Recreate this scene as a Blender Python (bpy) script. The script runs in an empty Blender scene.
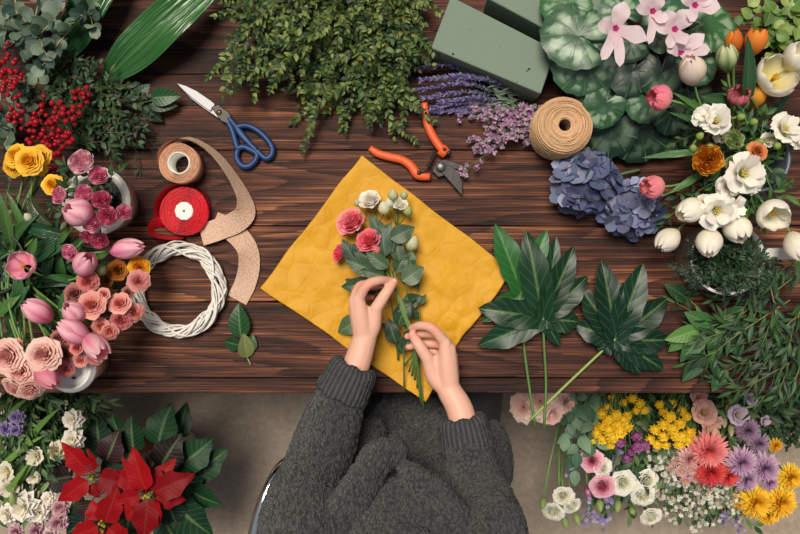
import bpy, bmesh, math, random
from mathutils import Vector, Matrix, noise
PI = math.pi
rnd = random.Random(7)
SC = bpy.context.scene
COL = SC.collection
TZ = 0.75          # height of the table top
CZ = 2.25          # height of the camera
F = 750.0          # focal length in pixels of the 800 px wide frame

def V(*a): return Vector(a)
def pt(px, py, h=0.0, z=None):
    """a point of the photograph at height h above the table (or absolute height z)"""
    z = TZ + h if z is None else z
    k = (CZ - z) / F
    return Vector(((px - 400) * k, (267 - py) * k, z))
def mpp(z): return (CZ - z) / F      # metres per pixel at height z
def lin(c): return c / 12.92 if c <= .04045 else ((c + .055) / 1.055) ** 2.4
def C(r, g, b): return (lin(r / 255), lin(g / 255), lin(b / 255))
def mixc(a, b, t): return tuple(a[i] + (b[i] - a[i]) * t for i in range(3))
def jit(c, s, r=rnd):
    k = 1 + r.uniform(-s, s)
    return tuple(max(0, x * k * (1 + r.uniform(-s, s) * .4)) for x in c)

# ------------------------------------------------------------------ mesh builder
class MB:
    def __init__(s): s.v = []; s.f = []; s.uv = []; s.c = []
    def grid(s, fn, nu, nv, colfn, uvfn=None, wrap=False):
        b = len(s.v)
        for i in range(nv + 1):
            t = i / nv
            for j in range(nu + 1):
                u = j / nu
                s.v.append(fn(u, t)); s.c.append(colfn(u, t)); s.uv.append((u, t) if uvfn is None else uvfn(u, t))
        w = nu + 1
        for i in range(nv):
            for j in range(nu):
                a = b + i * w + j
                s.f.append((a, a + 1, a + w + 1, a + w))
    def tube(s, path, r0, r1=None, seg=6, col=(.1, .1, .1), col2=None, cap=True, radii=None):
        n = len(path)
        if n < 2: return
        r1 = r0 if r1 is None else r1
        col2 = col2 or col
        b = len(s.v); prev = None
        for i, p in enumerate(path):
            p = Vector(p)
            if i == 0: t = Vector(path[1]) - p
            elif i == n - 1: t = p - Vector(path[i - 1])
            else: t = Vector(path[i + 1]) - Vector(path[i - 1])
            t = t.normalized() if t.length > 1e-9 else Vector((0, 0, 1))
            if prev is None:
                a = t.cross(Vector((0, 0, 1)))
                if a.length < .05: a = t.cross(Vector((1, 0, 0)))
            else: a = prev - t * prev.dot(t)
            a.normalize(); prev = a; c = t.cross(a)
            k = i / (n - 1); r = radii[i] if radii else r0 + (r1 - r0) * k
            for j in range(seg):
                th = 2 * PI * j / seg
                s.v.append(p + a * (math.cos(th) * r) + c * (math.sin(th) * r))
                s.c.append(mixc(col, col2, k)); s.uv.append((j / seg, k))
        for i in range(n - 1):
            for j in range(seg):
                q = b + i * seg; j2 = (j + 1) % seg
                s.f.append((q + j, q + j2, q + seg + j2, q + seg + j))
        if cap:
            s.f.append(tuple(b + j for j in range(seg))[::-1]); s.f.append(tuple(b + (n - 1) * seg + j for j in range(seg)))
    def lathe(s, prof, M, seg=32, col=(.5, .5, .5)):
        b = len(s.v); n = len(prof)
        for i, (r, z) in enumerate(prof):
            for j in range(seg):
                th = 2 * PI * j / seg
                s.v.append(M @ Vector((r * math.cos(th), r * math.sin(th), z))); s.c.append(col); s.uv.append((j / seg, i / (n - 1)))
        for i in range(n - 1):
            for j in range(seg):
                q = b + i * seg; j2 = (j + 1) % seg
                s.f.append((q + j, q + j2, q + seg + j2, q + seg + j))
        if prof[0][0] > 1e-5: pass
    def sphere(s, c, r, col, seg=8, rings=6, sc=(1, 1, 1), M=None):
        b = len(s.v); c = Vector(c)
        for i in range(rings + 1):
            ph = PI * i / rings
            for j in range(seg):
                th = 2 * PI * j / seg
                p = Vector((math.sin(ph) * math.cos(th) * r * sc[0], math.sin(ph) * math.sin(th) * r * sc[1], math.cos(ph) * r * sc[2]))
                if M is not None: p = M @ p
                s.v.append(c + p); s.c.append(col); s.uv.append((j / seg, i / rings))
        for i in range(rings):
            for j in range(seg):
                q = b + i * seg; j2 = (j + 1) % seg
                s.f.append((q + j, q + seg + j, q + seg + j2, q + j2))
    def box(s, lo, hi, M=None, col=(.5, .5, .5)):
        b = len(s.v); M = M or Matrix()
        for x in (lo[0], hi[0]):
            for y in (lo[1], hi[1]):
                for z in (lo[2], hi[2]):
                    s.v.append(M @ Vector((x, y, z))); s.c.append(col); s.uv.append((0, 0))
        for q in ((0, 1, 3, 2), (4, 6, 7, 5), (0, 4, 5, 1), (2, 3, 7, 6), (0, 2, 6, 4), (1, 5, 7, 3)):
            s.f.append(tuple(b + i for i in q))
    def mesh(s, name, loc, smooth=True):
        me = bpy.data.meshes.new(name)
        me.from_pydata([v - loc for v in s.v], [], s.f)
        if s.c:
            ca = me.color_attributes.new('Col', 'FLOAT_COLOR', 'POINT')
            ca.data.foreach_set('color', [x for c in s.c for x in (c[0], c[1], c[2], 1.0)])
        uv = me.uv_layers.new(name='UVMap')
        idx = [0] * len(me.loops); me.loops.foreach_get('vertex_index', idx)
        uv.data.foreach_set('uv', [x for i in idx for x in s.uv[i]])
        if smooth: me.polygons.foreach_set('use_smooth', [True] * len(me.polygons))
        me.update()
        return me

def prop(o, label=None, cat=None, group=None, kind=None):
    for k, v in (('label', label), ('category', cat), ('group', group), ('kind', kind)):
        if v: o[k] = v
    return o
def thing(name, label, cat, loc=(0, 0, 0), group=None, kind=None):
    o = bpy.data.objects.new(name, None); COL.objects.link(o)
    o.location = loc; o.empty_display_size = .02
    return prop(o, label, cat, group, kind)
def part(mb, name, mat, parent=None, label=None, smooth=True, loc=None, origin=None):
    """link a builder as one mesh object; its points are world points"""
    if parent is not None:
        org = Vector((0, 0, 0)); p = parent
        while p is not None: org = org + Vector(p.location); p = p.parent
    else: org = Vector(loc or (0, 0, 0))
    me = mb.mesh(name, org, smooth) if isinstance(mb, MB) else mb
    o = bpy.data.objects.new(name, me); COL.objects.link(o)
    if mat is not None and not me.materials: me.materials.append(mat)
    if parent is None: o.location = org
    else: o.parent = parent
    if label: o['label'] = label
    return o
def bevel(o, w, seg=2, ang=30):
    m = o.modifiers.new('bev', 'BEVEL'); m.width = w; m.segments = seg; m.limit_method = 'ANGLE'; m.angle_limit = math.radians(ang)
    return o

# ------------------------------------------------------------------ materials
def newmat(name):
    m = bpy.data.materials.new(name); m.use_nodes = True
    nt = m.node_tree; nt.nodes.clear()
    out = nt.nodes.new('ShaderNodeOutputMaterial')
    return m, nt, out
def N(nt, t, ins=None, **pr):
    n = nt.nodes.new('ShaderNode' + t)
    for k, v in pr.items(): setattr(n, k, v)
    for k, v in (ins or {}).items():
        s = n.inputs[k]
        if isinstance(v, bpy.types.NodeSocket): nt.links.new(v, s)
        elif isinstance(v, tuple) and len(v) == 3 and s.type == 'RGBA': s.default_value = (*v, 1)
        else: s.default_value = v
    return n
def MA(nt, op, a, b=None, clamp=False):
    n = nt.nodes.new('ShaderNodeMath'); n.operation = op; n.use_clamp = clamp
    for i, x in enumerate((a, b)):
        if x is None: continue
        if isinstance(x, bpy.types.NodeSocket): nt.links.new(x, n.inputs[i])
        else: n.inputs[i].default_value = x
    return n.outputs[0]
def MIX(nt, f, a, b, blend='MIX'):
    n = nt.nodes.new('ShaderNodeMix'); n.data_type = 'RGBA'; n.blend_type = blend
    for i, x in ((0, f), (6, a), (7, b)):
        if isinstance(x, bpy.types.NodeSocket): nt.links.new(x, n.inputs[i])
        elif i == 0: n.inputs[0].default_value = x
        else: n.inputs[i].default_value = (*x, 1)
    return n.outputs[2]
def RAMP(nt, f, stops):
    n = nt.nodes.new('ShaderNodeValToRGB'); nt.links.new(f, n.inputs[0]); e = n.color_ramp.elements
    while len(e) > 1: e.remove(e[-1])
    for i, (p, c) in enumerate(stops):
        x = e[0] if i == 0 else e.new(p)
        x.position = p; x.color = (*c, 1) if len(c) == 3 else c
    return n.outputs[0]
def SMOOTH(nt, x, lo, hi):
    n = N(nt, 'MapRange', {'Value': x, 'From Min': lo, 'From Max': hi}, interpolation_type='SMOOTHSTEP')
    return n.outputs[0]
def BUMP(nt, h, st, dist=.002):
    return N(nt, 'Bump', {'Height': h, 'Strength': st, 'Distance': dist}).outputs[0]
def colnode(nt, var=.12, k=1.0):
    a = N(nt, 'Attribute', attribute_name='Col').outputs['Color']
    g = N(nt, 'NewGeometry')
    v = MA(nt, 'ADD', MA(nt, 'MULTIPLY', g.outputs['Random Per Island'], 2 * var), 1 - var)
    hsv = N(nt, 'HueSaturation', {'Color': a, 'Value': MA(nt, 'MULTIPLY', v, k), 'Hue': MA(nt, 'ADD', MA(nt, 'MULTIPLY', g.outputs['Random Per Island'], .02), .49)})
    return hsv.outputs[0]

def mat_leaf(name, rough=.45, vein=.35, transl=.18, veins=8, bump=.4, var=.22, spec=.5):
    m, nt, out = newmat(name)
    col = colnode(nt, var, .70)
    uv = N(nt, 'UVMap'); sx = N(nt, 'SeparateXYZ', {0: uv.outputs[0]})
    a = MA(nt, 'MULTIPLY', MA(nt, 'ABSOLUTE', MA(nt, 'SUBTRACT', sx.outputs[0], .5)), 2)
    mid = SMOOTH(nt, a, .14, .03)
    s = MA(nt, 'FRACT', MA(nt, 'SUBTRACT', MA(nt, 'MULTIPLY', sx.outputs[1], veins), MA(nt, 'MULTIPLY', a, 1.6)))
    s = MA(nt, 'ABSOLUTE', MA(nt, 'SUBTRACT', s, .5))
    side = SMOOTH(nt, s, .10, .02)
    vm = MA(nt, 'ADD', MA(nt, 'MULTIPLY', mid, vein * 1.3), MA(nt, 'MULTIPLY', side, vein * .5), True)
    lite = MIX(nt, 1.0, col, C(150, 185, 110), 'SCREEN')
    c2 = MIX(nt, vm, col, MIX(nt, .45, col, lite))
    nz = N(nt, 'TexNoise', {'Scale': 60.0, 'Detail': 2.0})
    c2 = MIX(nt, MA(nt, 'MULTIPLY', nz.outputs[0], .35), c2, MIX(nt, 1.0, c2, (.55, .6, .5), 'MULTIPLY'))
    hh = MA(nt, 'ADD', MA(nt, 'MULTIPLY', vm, -1.0), MA(nt, 'MULTIPLY', s, .6)) if veins else MA(nt, 'ADD', MA(nt, 'SINE', MA(nt, 'ADD', MA(nt, 'MULTIPLY', sx.outputs[0], 70.0), MA(nt, 'MULTIPLY', N(nt, 'TexNoise', {'Vector': uv.outputs[0], 'Scale': 5.0}).outputs[0], 14.0))), MA(nt, 'MULTIPLY', MA(nt, 'SINE', MA(nt, 'MULTIPLY', sx.outputs[0], 37.0)), 1.5))
    p = N(nt, 'BsdfPrincipled', {'Base Color': c2, 'Roughness': rough, 'Normal': BUMP(nt, hh, bump, .0012), 'Specular IOR Level': spec})
    t = N(nt, 'BsdfTranslucent', {'Color': MIX(nt, 1.0, c2, (1.0, 1.25, .5), 'MULTIPLY')})
    mx = N(nt, 'MixShader', {0: transl, 1: p.outputs[0], 2: t.outputs[0]})
    nt.links.new(mx.outputs[0], out.inputs[0])
    return m
def mat_petal(name, rough=.55, transl=.36, var=.08, sheen=0.0):
    m, nt, out = newmat(name)
    col = colnode(nt, var)
    uv = N(nt, 'UVMap'); mp = N(nt, 'Mapping', {'Vector': uv.outputs[0], 'Scale': (22, 1.6, 1)})
    nz = N(nt, 'TexNoise', {'Vector': mp.outputs[0], 'Scale': 1.0, 'Detail': 2.0})
    col = MIX(nt, SMOOTH(nt, nz.outputs[0], .45, .75), col, MIX(nt, 1.0, col, (.94, .88, .90), 'MULTIPLY'))
    p = N(nt, 'BsdfPrincipled', {'Base Color': col, 'Roughness': rough, 'Specular IOR Level': .3, 'Sheen Weight': sheen, 'Normal': BUMP(nt, nz.outputs[0], .25, .001)})
    t = N(nt, 'BsdfTranslucent', {'Color': col})
    mx = N(nt, 'MixShader', {0: transl, 1: p.outputs[0], 2: t.outputs[0]})
    nt.links.new(mx.outputs[0], out.inputs[0])
    return m
def mat_plain(name, col=None, rough=.5, metal=0.0, bump=0, scale=80, spec=.5, var=0.0, coat=0.0):
    m, nt, out = newmat(name)
    c = N(nt, 'Attribute', attribute_name='Col').outputs['Color'] if col is None else None
    tc = N(nt, 'TexCoord')
    nz = N(nt, 'TexNoise', {'Vector': tc.outputs['Object'], 'Scale': float(scale), 'Detail': 4.0})
    base = c if c is not None else N(nt, 'RGB').outputs[0]
    if c is None: base.default_value = (*col, 1)
    if var: base = MIX(nt, nz.outputs[0], MIX(nt, 1.0, base, (1 - var,) * 3, 'MULTIPLY'), MIX(nt, 1.0, base, (1 + var,) * 3, 'MULTIPLY'))
    ins = {'Base Color': base, 'Roughness': rough, 'Metallic': metal, 'Specular IOR Level': spec, 'Coat Weight': coat}
    if bump: ins['Normal'] = BUMP(nt, nz.outputs[0], bump, .002)
    p = N(nt, 'BsdfPrincipled', ins); nt.links.new(p.outputs[0], out.inputs[0])
    return m

M_LEAF = mat_leaf('leaf')
M_GLOSS = mat_leaf('glossy leaf', rough=.34, vein=.4, veins=7, bump=.3, transl=.12, spec=.3)
M_MATTE = mat_leaf('powdery leaf', rough=.6, vein=.15, veins=5, bump=.2, transl=.12)
M_BLADE = mat_leaf('parallel veined leaf', rough=.27, vein=.16, veins=0, bump=.35)
M_POIN = mat_leaf('poinsettia leaf', rough=.5, vein=.4, veins=9, bump=.6, transl=.12, spec=.25)
M_BRACT = mat_leaf('poinsettia bract', rough=.5, vein=.05, veins=9, bump=.6, transl=.2, var=.12, spec=.15)
M_PETAL = mat_petal('petal')
M_HYD = mat_petal('hydrangea petal', transl=.12, var=.3)
M_STEM = mat_plain('stem', None, .55, bump=.2)
M_WOODY = mat_plain('woody twig', None, .8, bump=.5, scale=200)

def wood():
    m, nt, out = newmat('stained wood')
    tc = N(nt, 'TexCoord'); g = N(nt, 'NewGeometry'); isl = g.outputs['Random Per Island']
    off = N(nt, 'CombineXYZ', {0: MA(nt, 'MULTIPLY', isl, 17.0), 1: MA(nt, 'MULTIPLY', isl, 31.0), 2: MA(nt, 'MULTIPLY', isl, 7.0)})
    co = N(nt, 'VectorMath', {0: tc.outputs['Object'], 1: off.outputs[0]}, operation='ADD').outputs[0]
    # growth rings, cut nearly along the trunk, swirling round knots
    m1 = N(nt, 'Mapping', {'Vector': co, 'Scale': (.8, 8.0, 4.0)})
    n1 = N(nt, 'TexNoise', {'Vector': m1.outputs[0], 'Scale': 1.0, 'Detail': 1.5, 'Roughness': .4})
    m2 = N(nt, 'Mapping', {'Vector': co, 'Scale': (3.0, 260.0, 60.0)})
    n2 = N(nt, 'TexNoise', {'Vector': m2.outputs[0], 'Scale': 1.0, 'Detail': 4.0, 'Roughness': .7})
    ring = MA(nt, 'FRACT', MA(nt, 'ADD', MA(nt, 'MULTIPLY', n1.outputs[0], 17.0), MA(nt, 'MULTIPLY', n2.outputs[0], .5)))
    ring = MA(nt, 'SUBTRACT', 1.0, MA(nt, 'POWER', ring, 2.2))
    m3 = N(nt, 'Mapping', {'Vector': co, 'Scale': (2.4, 11.0, 5.0)})
    n3 = N(nt, 'TexNoise', {'Vector': m3.outputs[0], 'Scale': 1.0, 'Detail': 3.0})
    m4 = N(nt, 'Mapping', {'Vector': co, 'Scale': (7.0, 520.0, 60.0)})
    n4 = N(nt, 'TexNoise', {'Vector': m4.outputs[0], 'Scale': 1.0, 'Detail': 2.0})
    f = MA(nt, 'ADD', MA(nt, 'MULTIPLY', ring, .22), MA(nt, 'MULTIPLY', n2.outputs[0], .95))
    f = MA(nt, 'ADD', f, MA(nt, 'MULTIPLY', MA(nt, 'SUBTRACT', n3.outputs[0], .5), .62))
    f = MA(nt, 'ADD', f, MA(nt, 'MULTIPLY', MA(nt, 'SUBTRACT', n4.outputs[0], .5), .55))
    f = MA(nt, 'ADD', f, MA(nt, 'MULTIPLY', MA(nt, 'SUBTRACT', isl, .5), .12))
    col = RAMP(nt, f, [(.32, C(20, 10, 8)), (.50, C(44, 25, 20)), (.64, C(68, 39, 30)), (.78, C(98, 58, 42)), (.94, C(160, 104, 70))])
    sx = N(nt, 'SeparateXYZ', {0: tc.outputs['Object']})
    crack = SMOOTH(nt, n4.outputs[0], .30, .24)
    col = MIX(nt, MA(nt, 'MULTIPLY', crack, .7), col, C(24, 13, 10))
    h = MA(nt, 'ADD', MA(nt, 'MULTIPLY', n2.outputs[0], .7), MA(nt, 'MULTIPLY', n4.outputs[0], .5))
    p = N(nt, 'BsdfPrincipled', {'Base Color': col, 'Roughness': MA(nt, 'ADD', MA(nt, 'MULTIPLY', n2.outputs[0], .3), .42), 'Normal': BUMP(nt, h, .7, .003), 'Specular IOR Level': .2})
    nt.links.new(p.outputs[0], out.inputs[0])
    return m
def concrete():
    m, nt, out = newmat('brown concrete')
    tc = N(nt, 'TexCoord')
    a = N(nt, 'TexNoise', {'Vector': tc.outputs['Object'], 'Scale': 3.0, 'Detail': 6.0, 'Roughness': .6})
    b = N(nt, 'TexNoise', {'Vector': tc.outputs['Object'], 'Scale': 55.0, 'Detail': 5.0, 'Roughness': .7})
    f = MA(nt, 'ADD', MA(nt, 'MULTIPLY', a.outputs[0], .6), MA(nt, 'MULTIPLY', b.outputs[0], .5))
    col = RAMP(nt, f, [(.35, C(110, 98, 86)), (.55, C(142, 128, 113)), (.75, C(164, 150, 134))])
    p = N(nt, 'BsdfPrincipled', {'Base Color': col, 'Roughness': .6, 'Normal': BUMP(nt, b.outputs[0], .2, .003)})
    nt.links.new(p.outputs[0], out.inputs[0])
    return m
def weave(name, c1, c2, su, sv, bump=.6, rough=.85, transl=0.0):
    m, nt, out = newmat(name)
    uv = N(nt, 'UVMap'); sx = N(nt, 'SeparateXYZ', {0: uv.outputs[0]})
    nz = N(nt, 'TexNoise', {'Vector': uv.outputs[0], 'Scale': 14.0, 'Detail': 3.0})
    a = MA(nt, 'SINE', MA(nt, 'ADD', MA(nt, 'MULTIPLY', sx.outputs[0], su), MA(nt, 'MULTIPLY', nz.outputs[0], 3.0)))
    b = MA(nt, 'SINE', MA(nt, 'ADD', MA(nt, 'MULTIPLY', sx.outputs[1], sv), MA(nt, 'MULTIPLY', nz.outputs[0], 3.0)))
    h = MA(nt, 'ADD', MA(nt, 'MULTIPLY', MA(nt, 'MULTIPLY', a, b), .35), .5)
    n5 = N(nt, 'TexNoise', {'Vector': uv.outputs[0], 'Scale': 240.0, 'Detail': 3.0})
    h = MA(nt, 'ADD', h, MA(nt, 'ADD', MA(nt, 'MULTIPLY', MA(nt, 'SUBTRACT', nz.outputs[0], .5), .8), MA(nt, 'MULTIPLY', MA(nt, 'SUBTRACT', n5.outputs[0], .5), 1.6)))
    col = MIX(nt, MA(nt, 'MULTIPLY', h, 1.0, True), c1, c2)
    p = N(nt, 'BsdfPrincipled', {'Base Color': col, 'Roughness': rough, 'Normal': BUMP(nt, h, bump, .002), 'Specular IOR Level': .2})
    nt.links.new(p.outputs[0], out.inputs[0])
    return m
def knit(name, dark, lite, ribs):
    m, nt, out = newmat(name)
    tc = N(nt, 'TexCoord')
    co = tc.outputs['Object']
    wob = N(nt, 'TexNoise', {'Vector': co, 'Scale': 38.0, 'Detail': 2.0})
    d = N(nt, 'VectorMath', {0: wob.outputs['Color'], 1: (.5, .5, .5)}, operation='SUBTRACT').outputs[0]
    d = N(nt, 'VectorMath', {0: d, 'Scale': .022}, operation='SCALE').outputs[0]
    c2 = N(nt, 'VectorMath', {0: co, 1: d}, operation='ADD').outputs[0]
    vo = N(nt, 'TexVoronoi', {'Vector': N(nt, 'Mapping', {'Vector': c2, 'Scale': (1.5, .8, 1)}).outputs[0], 'Scale': 165.0}, feature='F1')
    fz = N(nt, 'TexNoise', {'Vector': co, 'Scale': 700.0, 'Detail': 2.0})
    h = MA(nt, 'SUBTRACT', 1.0, vo.outputs['Distance'])
    if ribs:
        sx = N(nt, 'SeparateXYZ', {0: co})
        r = MA(nt, 'ADD', MA(nt, 'MULTIPLY', MA(nt, 'SINE', MA(nt, 'MULTIPLY', sx.outputs[0], 520.0)), .3), .5)
        h = MA(nt, 'ADD', MA(nt, 'MULTIPLY', h, .5), MA(nt, 'MULTIPLY', r, .5))
    k = MA(nt, 'ADD', MA(nt, 'MULTIPLY', SMOOTH(nt, h, .15, 1.0), .55), MA(nt, 'MULTIPLY', MA(nt, 'SUBTRACT', fz.outputs[0], .3), .8), True)
    col = MIX(nt, k, dark, lite)
    p = N(nt, 'BsdfPrincipled', {'Base Color': col, 'Roughness': .95, 'Specular IOR Level': .1, 'Sheen Weight': .15, 'Normal': BUMP(nt, MA(nt, 'ADD', h, MA(nt, 'MULTIPLY', fz.outputs[0], .3)), 1.0, .006)})
    nt.links.new(p.outputs[0], out.inputs[0])
    return m
# ------------------------------------------------------------------ leaves and flowers
PROF = {
    'ovate': lambda t: math.sin(PI * t ** .72) ** .85 if 0 < t < 1 else 0,
    'lance': lambda t: math.sin(PI * t ** .85) ** 1.0 if 0 < t < 1 else 0,
    'round': lambda t: math.sqrt(max(0, 1 - (2 * t - 1) ** 2)),
    'blade': lambda t: min(1, (t + .02) * 7) ** .6 * max(0, 1 - t ** 2.6) ** .8,
    'tulip': lambda t: (.45 + .55 * min(1, t * 2.2)) * max(0, 1 - t ** 2.4) ** .9,
    'lobe': lambda t: (.30 + .70 * math.sin(PI * min(1, t * .78) ** 1.25)) * max(0, 1 - t ** 5) if t < 1 else 0,
    'fuse': lambda t: (.62 + .38 * math.sin(PI * min(1, t * .9) ** 1.4)) * max(0, 1 - t ** 3.2) ** .8 * (1 + .06 * math.sin(t * 22)),
    'petal': lambda t: max(0, math.sin(PI * (.06 + .88 * t ** 1.15))) ** .6 * (1 if t < 1 else .4),
    'strap': lambda t: min(1, .5 + t * 2) * (max(0, 1 - max(0, (t - .75) / .25) ** 2) ** .5),
    'point': lambda t: math.sin(PI * t ** .62) ** .9 * (1 + .10 * math.sin(t * 15)) if 0 < t < 1 else 0,
}
UP = Vector((0, 0, 1))
def leaf(mb, A, B, W, prof='ovate', bend=.25, fold=.15, wave=0, roll=0, up=UP, nu=4, nv=7, col=(.1, .3, .05), col2=None, cup=0, ph=0, side=0):
    A = Vector(A); B = Vector(B); d = B - A; L = d.length
    if L < 1e-6: return
    y = d / L; x = y.cross(up)
    if x.length < .05: x = y.cross(Vector((0, 1, 0)))
    x.normalize(); n = x.cross(y)
    if roll:
        c, s = math.cos(roll), math.sin(roll); x, n = x * c + n * s, n * c - x * s
    P = PROF[prof]; col2 = col2 or col; hw0 = W / 2
    def fn(u, t):
        u = 2 * u - 1; hw = hw0 * P(t)
        z = bend * L * t * (1 - t) + (fold * abs(u) + cup * u * u) * hw
        if wave: z += wave * hw0 * math.sin(t * 13 + ph + (1.7 if u > 0 else 0)) * abs(u)
        return A + y * (L * t) + x * (u * hw + side * L * t * (1 - t)) + n * z
    mb.grid(fn, nu, nv, lambda u, t: mixc(col, col2, t))

def frame(pos, d, spin=0.0):
    z = Vector(d).normalized(); a = Vector((0, 1, 0)) if abs(z.y) < .95 else Vector((1, 0, 0))
    x = a.cross(z).normalized(); y = z.cross(x)
    M = Matrix((x, y, z)).transposed().to_4x4()
    return Matrix.Translation(pos) @ M @ Matrix.Rotation(spin, 4, 'Z')

def tulip(mb, M, L, R, base, tip, opn=0.0, rag=0.0, layers=2, r=rnd, stripe=None):
    for k in range(3 * layers):
        ly = k // 3; th0 = (k % 3) * 2 * PI / 3 + ly * PI / 3 + r.uniform(-.1, .1)
        rl = 1.0 - .10 * ly; o = opn * r.uniform(.8, 1.2); ll = L * r.uniform(.94, 1.04) * (1 - .02 * ly)
        cb = jit(base, .05, r); ct = jit(tip, .05, r)
        def fn(u, t, th0=th0, rl=rl, o=o, ll=ll):
            u = 2 * u - 1
            hw = 1.02 * max(0.02, math.sin(PI * (.10 + .84 * t))) ** .62
            rr = R * rl * (max(0, math.sin(PI * (.07 + (.85 - .10 * min(1, o * 4)) * t))) ** .7 * (1 - .5 * o * t) + o * 1.15 * t ** 1.3) 
            rr *= 1 + .05 * math.cos(u * 2.2) - .05
            th = th0 + u * hw * (1 - .30 * o * t)
            z = ll * (t - .25 * o * t * t) - .06 * ll * u * u * t
            if rag: rr += R * rag * math.sin(u * 9 + th0 * 3) * t * t; z += ll * rag * .5 * math.cos(u * 11 + th0) * t
            return M @ Vector((rr * math.cos(th), rr * math.sin(th), z))
        def cf(u, t):
            c = mixc(cb, ct, min(1, t * 1.3))
            if stripe: c = mixc(c, stripe, max(0, 1 - abs(2 * u - 1) * 2.2) * min(1, 1.4 - t))
            return c
        mb.grid(fn, 8, 9, cf)
def stamens(mb, M, L, R, col, n=6):
    for k in range(n):
        th = 2 * PI * k / n
        p = [M @ Vector((R * f * math.cos(th), R * f * math.sin(th), L * (.15 + .75 * f ** .7))) for f in (0, .5, 1)]
        mb.tube(p, R * .12, R * .3, 5, col)
    mb.tube([M @ Vector((0, 0, 0)), M @ Vector((0, 0, L * .9))], R * .3, R * .4, 6, mixc(col, C(190, 200, 110), .5))
def rose(mb, M, R, cin, cout, nl=5, H=None, close=0.0, r=rnd, ruff=.05, edge=None):
    H = H or R * 1.15
    for i in range(nl):
        f = (i + .55) / nl; n = 3 if i < 2 else 5
        for k in range(n):
            th0 = 2 * PI * k / n + i * 1.15 + r.uniform(-.2, .2)
            ang = (PI / n) * 1.45; h = H * (1 - .42 * f * f) * r.uniform(.93, 1.07); c0 = jit(mixc(cin, cout, f), .06, r); ph = r.uniform(0, 6)
            ce = edge or c0
            def fn(u, t, th0=th0, ang=ang, h=h, ph=ph):
                u = 2 * u - 1
                w = ang * (.55 + .45 * math.sin(PI * min(1, .15 + .62 * t))) * (1 - .35 * max(0, t - .7) / .3 * u * u)
                fl = (.34 * f + .02) * max(0, t - .55) / .45
                rr = R * f * (.25 + .75 * math.sin(PI * .5 * min(1, t * 1.25)) ** .8) * (1 - close * .55 * max(0, t - .45) * f) + R * (1 - close) * fl * (.6 + .4 * f) * (.9 if i else .3)
                rr += R * .07 * u + R * ruff * math.sin(u * 5 + ph) * t * t
                z = h * (1 - (1 - t) ** 1.5) - (1 - close) * h * .30 * f * max(0, t - .6) / .4 - .06 * h * u * u * t
                z += R * ruff * .8 * math.cos(u * 6 + ph) * t * t
                th = th0 + u * w
                return M @ Vector((rr * math.cos(th), rr * math.sin(th), z))
            mb.grid(fn, 5, 6, lambda u, t: mixc(c0, ce, max(0, t * 1.6 - .6)))
def mum(mb, M, R, cin, cout, nl=4, n=14, w=.22, dome=.55, r=rnd, cup=.5, eye=None, prof='strap', lo=-.15):
    for i in range(nl):
        f = (i + 1) / nl; el = (1 - f) * 1.25 + lo * f
        nn = max(5, int(n * (.5 + .5 * f)))
        for k in range(nn):
            th = 2 * PI * k / nn + i * .37 + r.uniform(-.15, .15); e = el + r.uniform(-.12, .12)
            Lp = R * (.55 + .45 * f) * r.uniform(.9, 1.05)
            a = Vector((math.cos(th) * .08 * R, math.sin(th) * .08 * R, R * dome * (1 - f) * .25))
            d = Vector((math.cos(th) * math.cos(e), math.sin(th) * math.cos(e), math.sin(e) * dome * 1.4))
            leaf(mb, M @ a, M @ (a + d * Lp), R * w * 2 * r.uniform(.85, 1.1), prof, .25, .0, 0, 0, M.to_3x3() @ UP, 2, 3, jit(mixc(cin, cout, f), .08, r), mixc(mixc(cin, cout, f), C(250, 236, 232), .28 if cout[2] > .12 else .05), cup)
    if eye: mb.sphere(M @ Vector((0, 0, R * .12)), R * .24, eye, 8, 5, (1, 1, .6), M.to_3x3())
def pompon(mb, M, R, col, r=rnd, n=34, col2=None):
    g = PI * (3 - 5 ** .5)
    mb.sphere(M @ Vector((0, 0, R * .1)), R * .62, col, 7, 5, (1, 1, .8), M.to_3x3())
    for k in range(n):
        z = 1 - 1.15 * (k + .5) / n; q = math.sqrt(max(0, 1 - z * z)); th = g * k
        d = Vector((q * math.cos(th), q * math.sin(th), z * .85))
        leaf(mb, M @ (d * R * .45), M @ (d * R * r.uniform(.9, 1.1)), R * .42, 'strap', .3, 0, 0, r.uniform(-.4, .4), M.to_3x3() @ Vector((-q * math.cos(th) * z, -q * math.sin(th) * z, q + .1)), 2, 2, jit(col if not col2 or k < n * .6 else col2, .1, r), None, .5)
def funnel(mb, M, R, L, cin, cout, n=6, wide=.62, r=rnd, twist=0.0, recurve=.3, prof=None):
    for k in range(n):
        th0 = 2 * PI * k / n + r.uniform(-.1, .1); cc = jit(cout, .05, r); sc = r.uniform(.9, 1.08) * (1 if k % 2 else .93); ph = r.uniform(0, 6)
        def fn(u, t):
            u = 2 * u - 1; hw = wide * max(.05, math.sin(PI * (.12 + .70 * t ** 1.3))) ** .7
            rr = R * sc * (.14 + .86 * t ** 1.5); z = L * sc * (t - recurve * t ** 3) - .10 * R * u * u + .13 * R * math.sin(u * 4 + ph) * t * t
            th = th0 + u * hw + twist * t
            return M @ Vector((rr * math.cos(th), rr * math.sin(th), z))
        mb.grid(fn, 4, 6, lambda u, t: mixc(cin, cc, min(1, t * 1.7)))
def bud(mb, M, L, R, col, col2=None):
    prof = [(R * .25, 0), (R * .8, L * .2), (R, L * .42), (R * .78, L * .7), (R * .35, L * .92), (.0001, L)]
    b = len(mb.c); mb.lathe(prof, M, 8, col)
    if col2:
        for i in range(b, len(mb.c)): mb.c[i] = mixc(col, col2, ((i - b) // 8) / 5)

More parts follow.
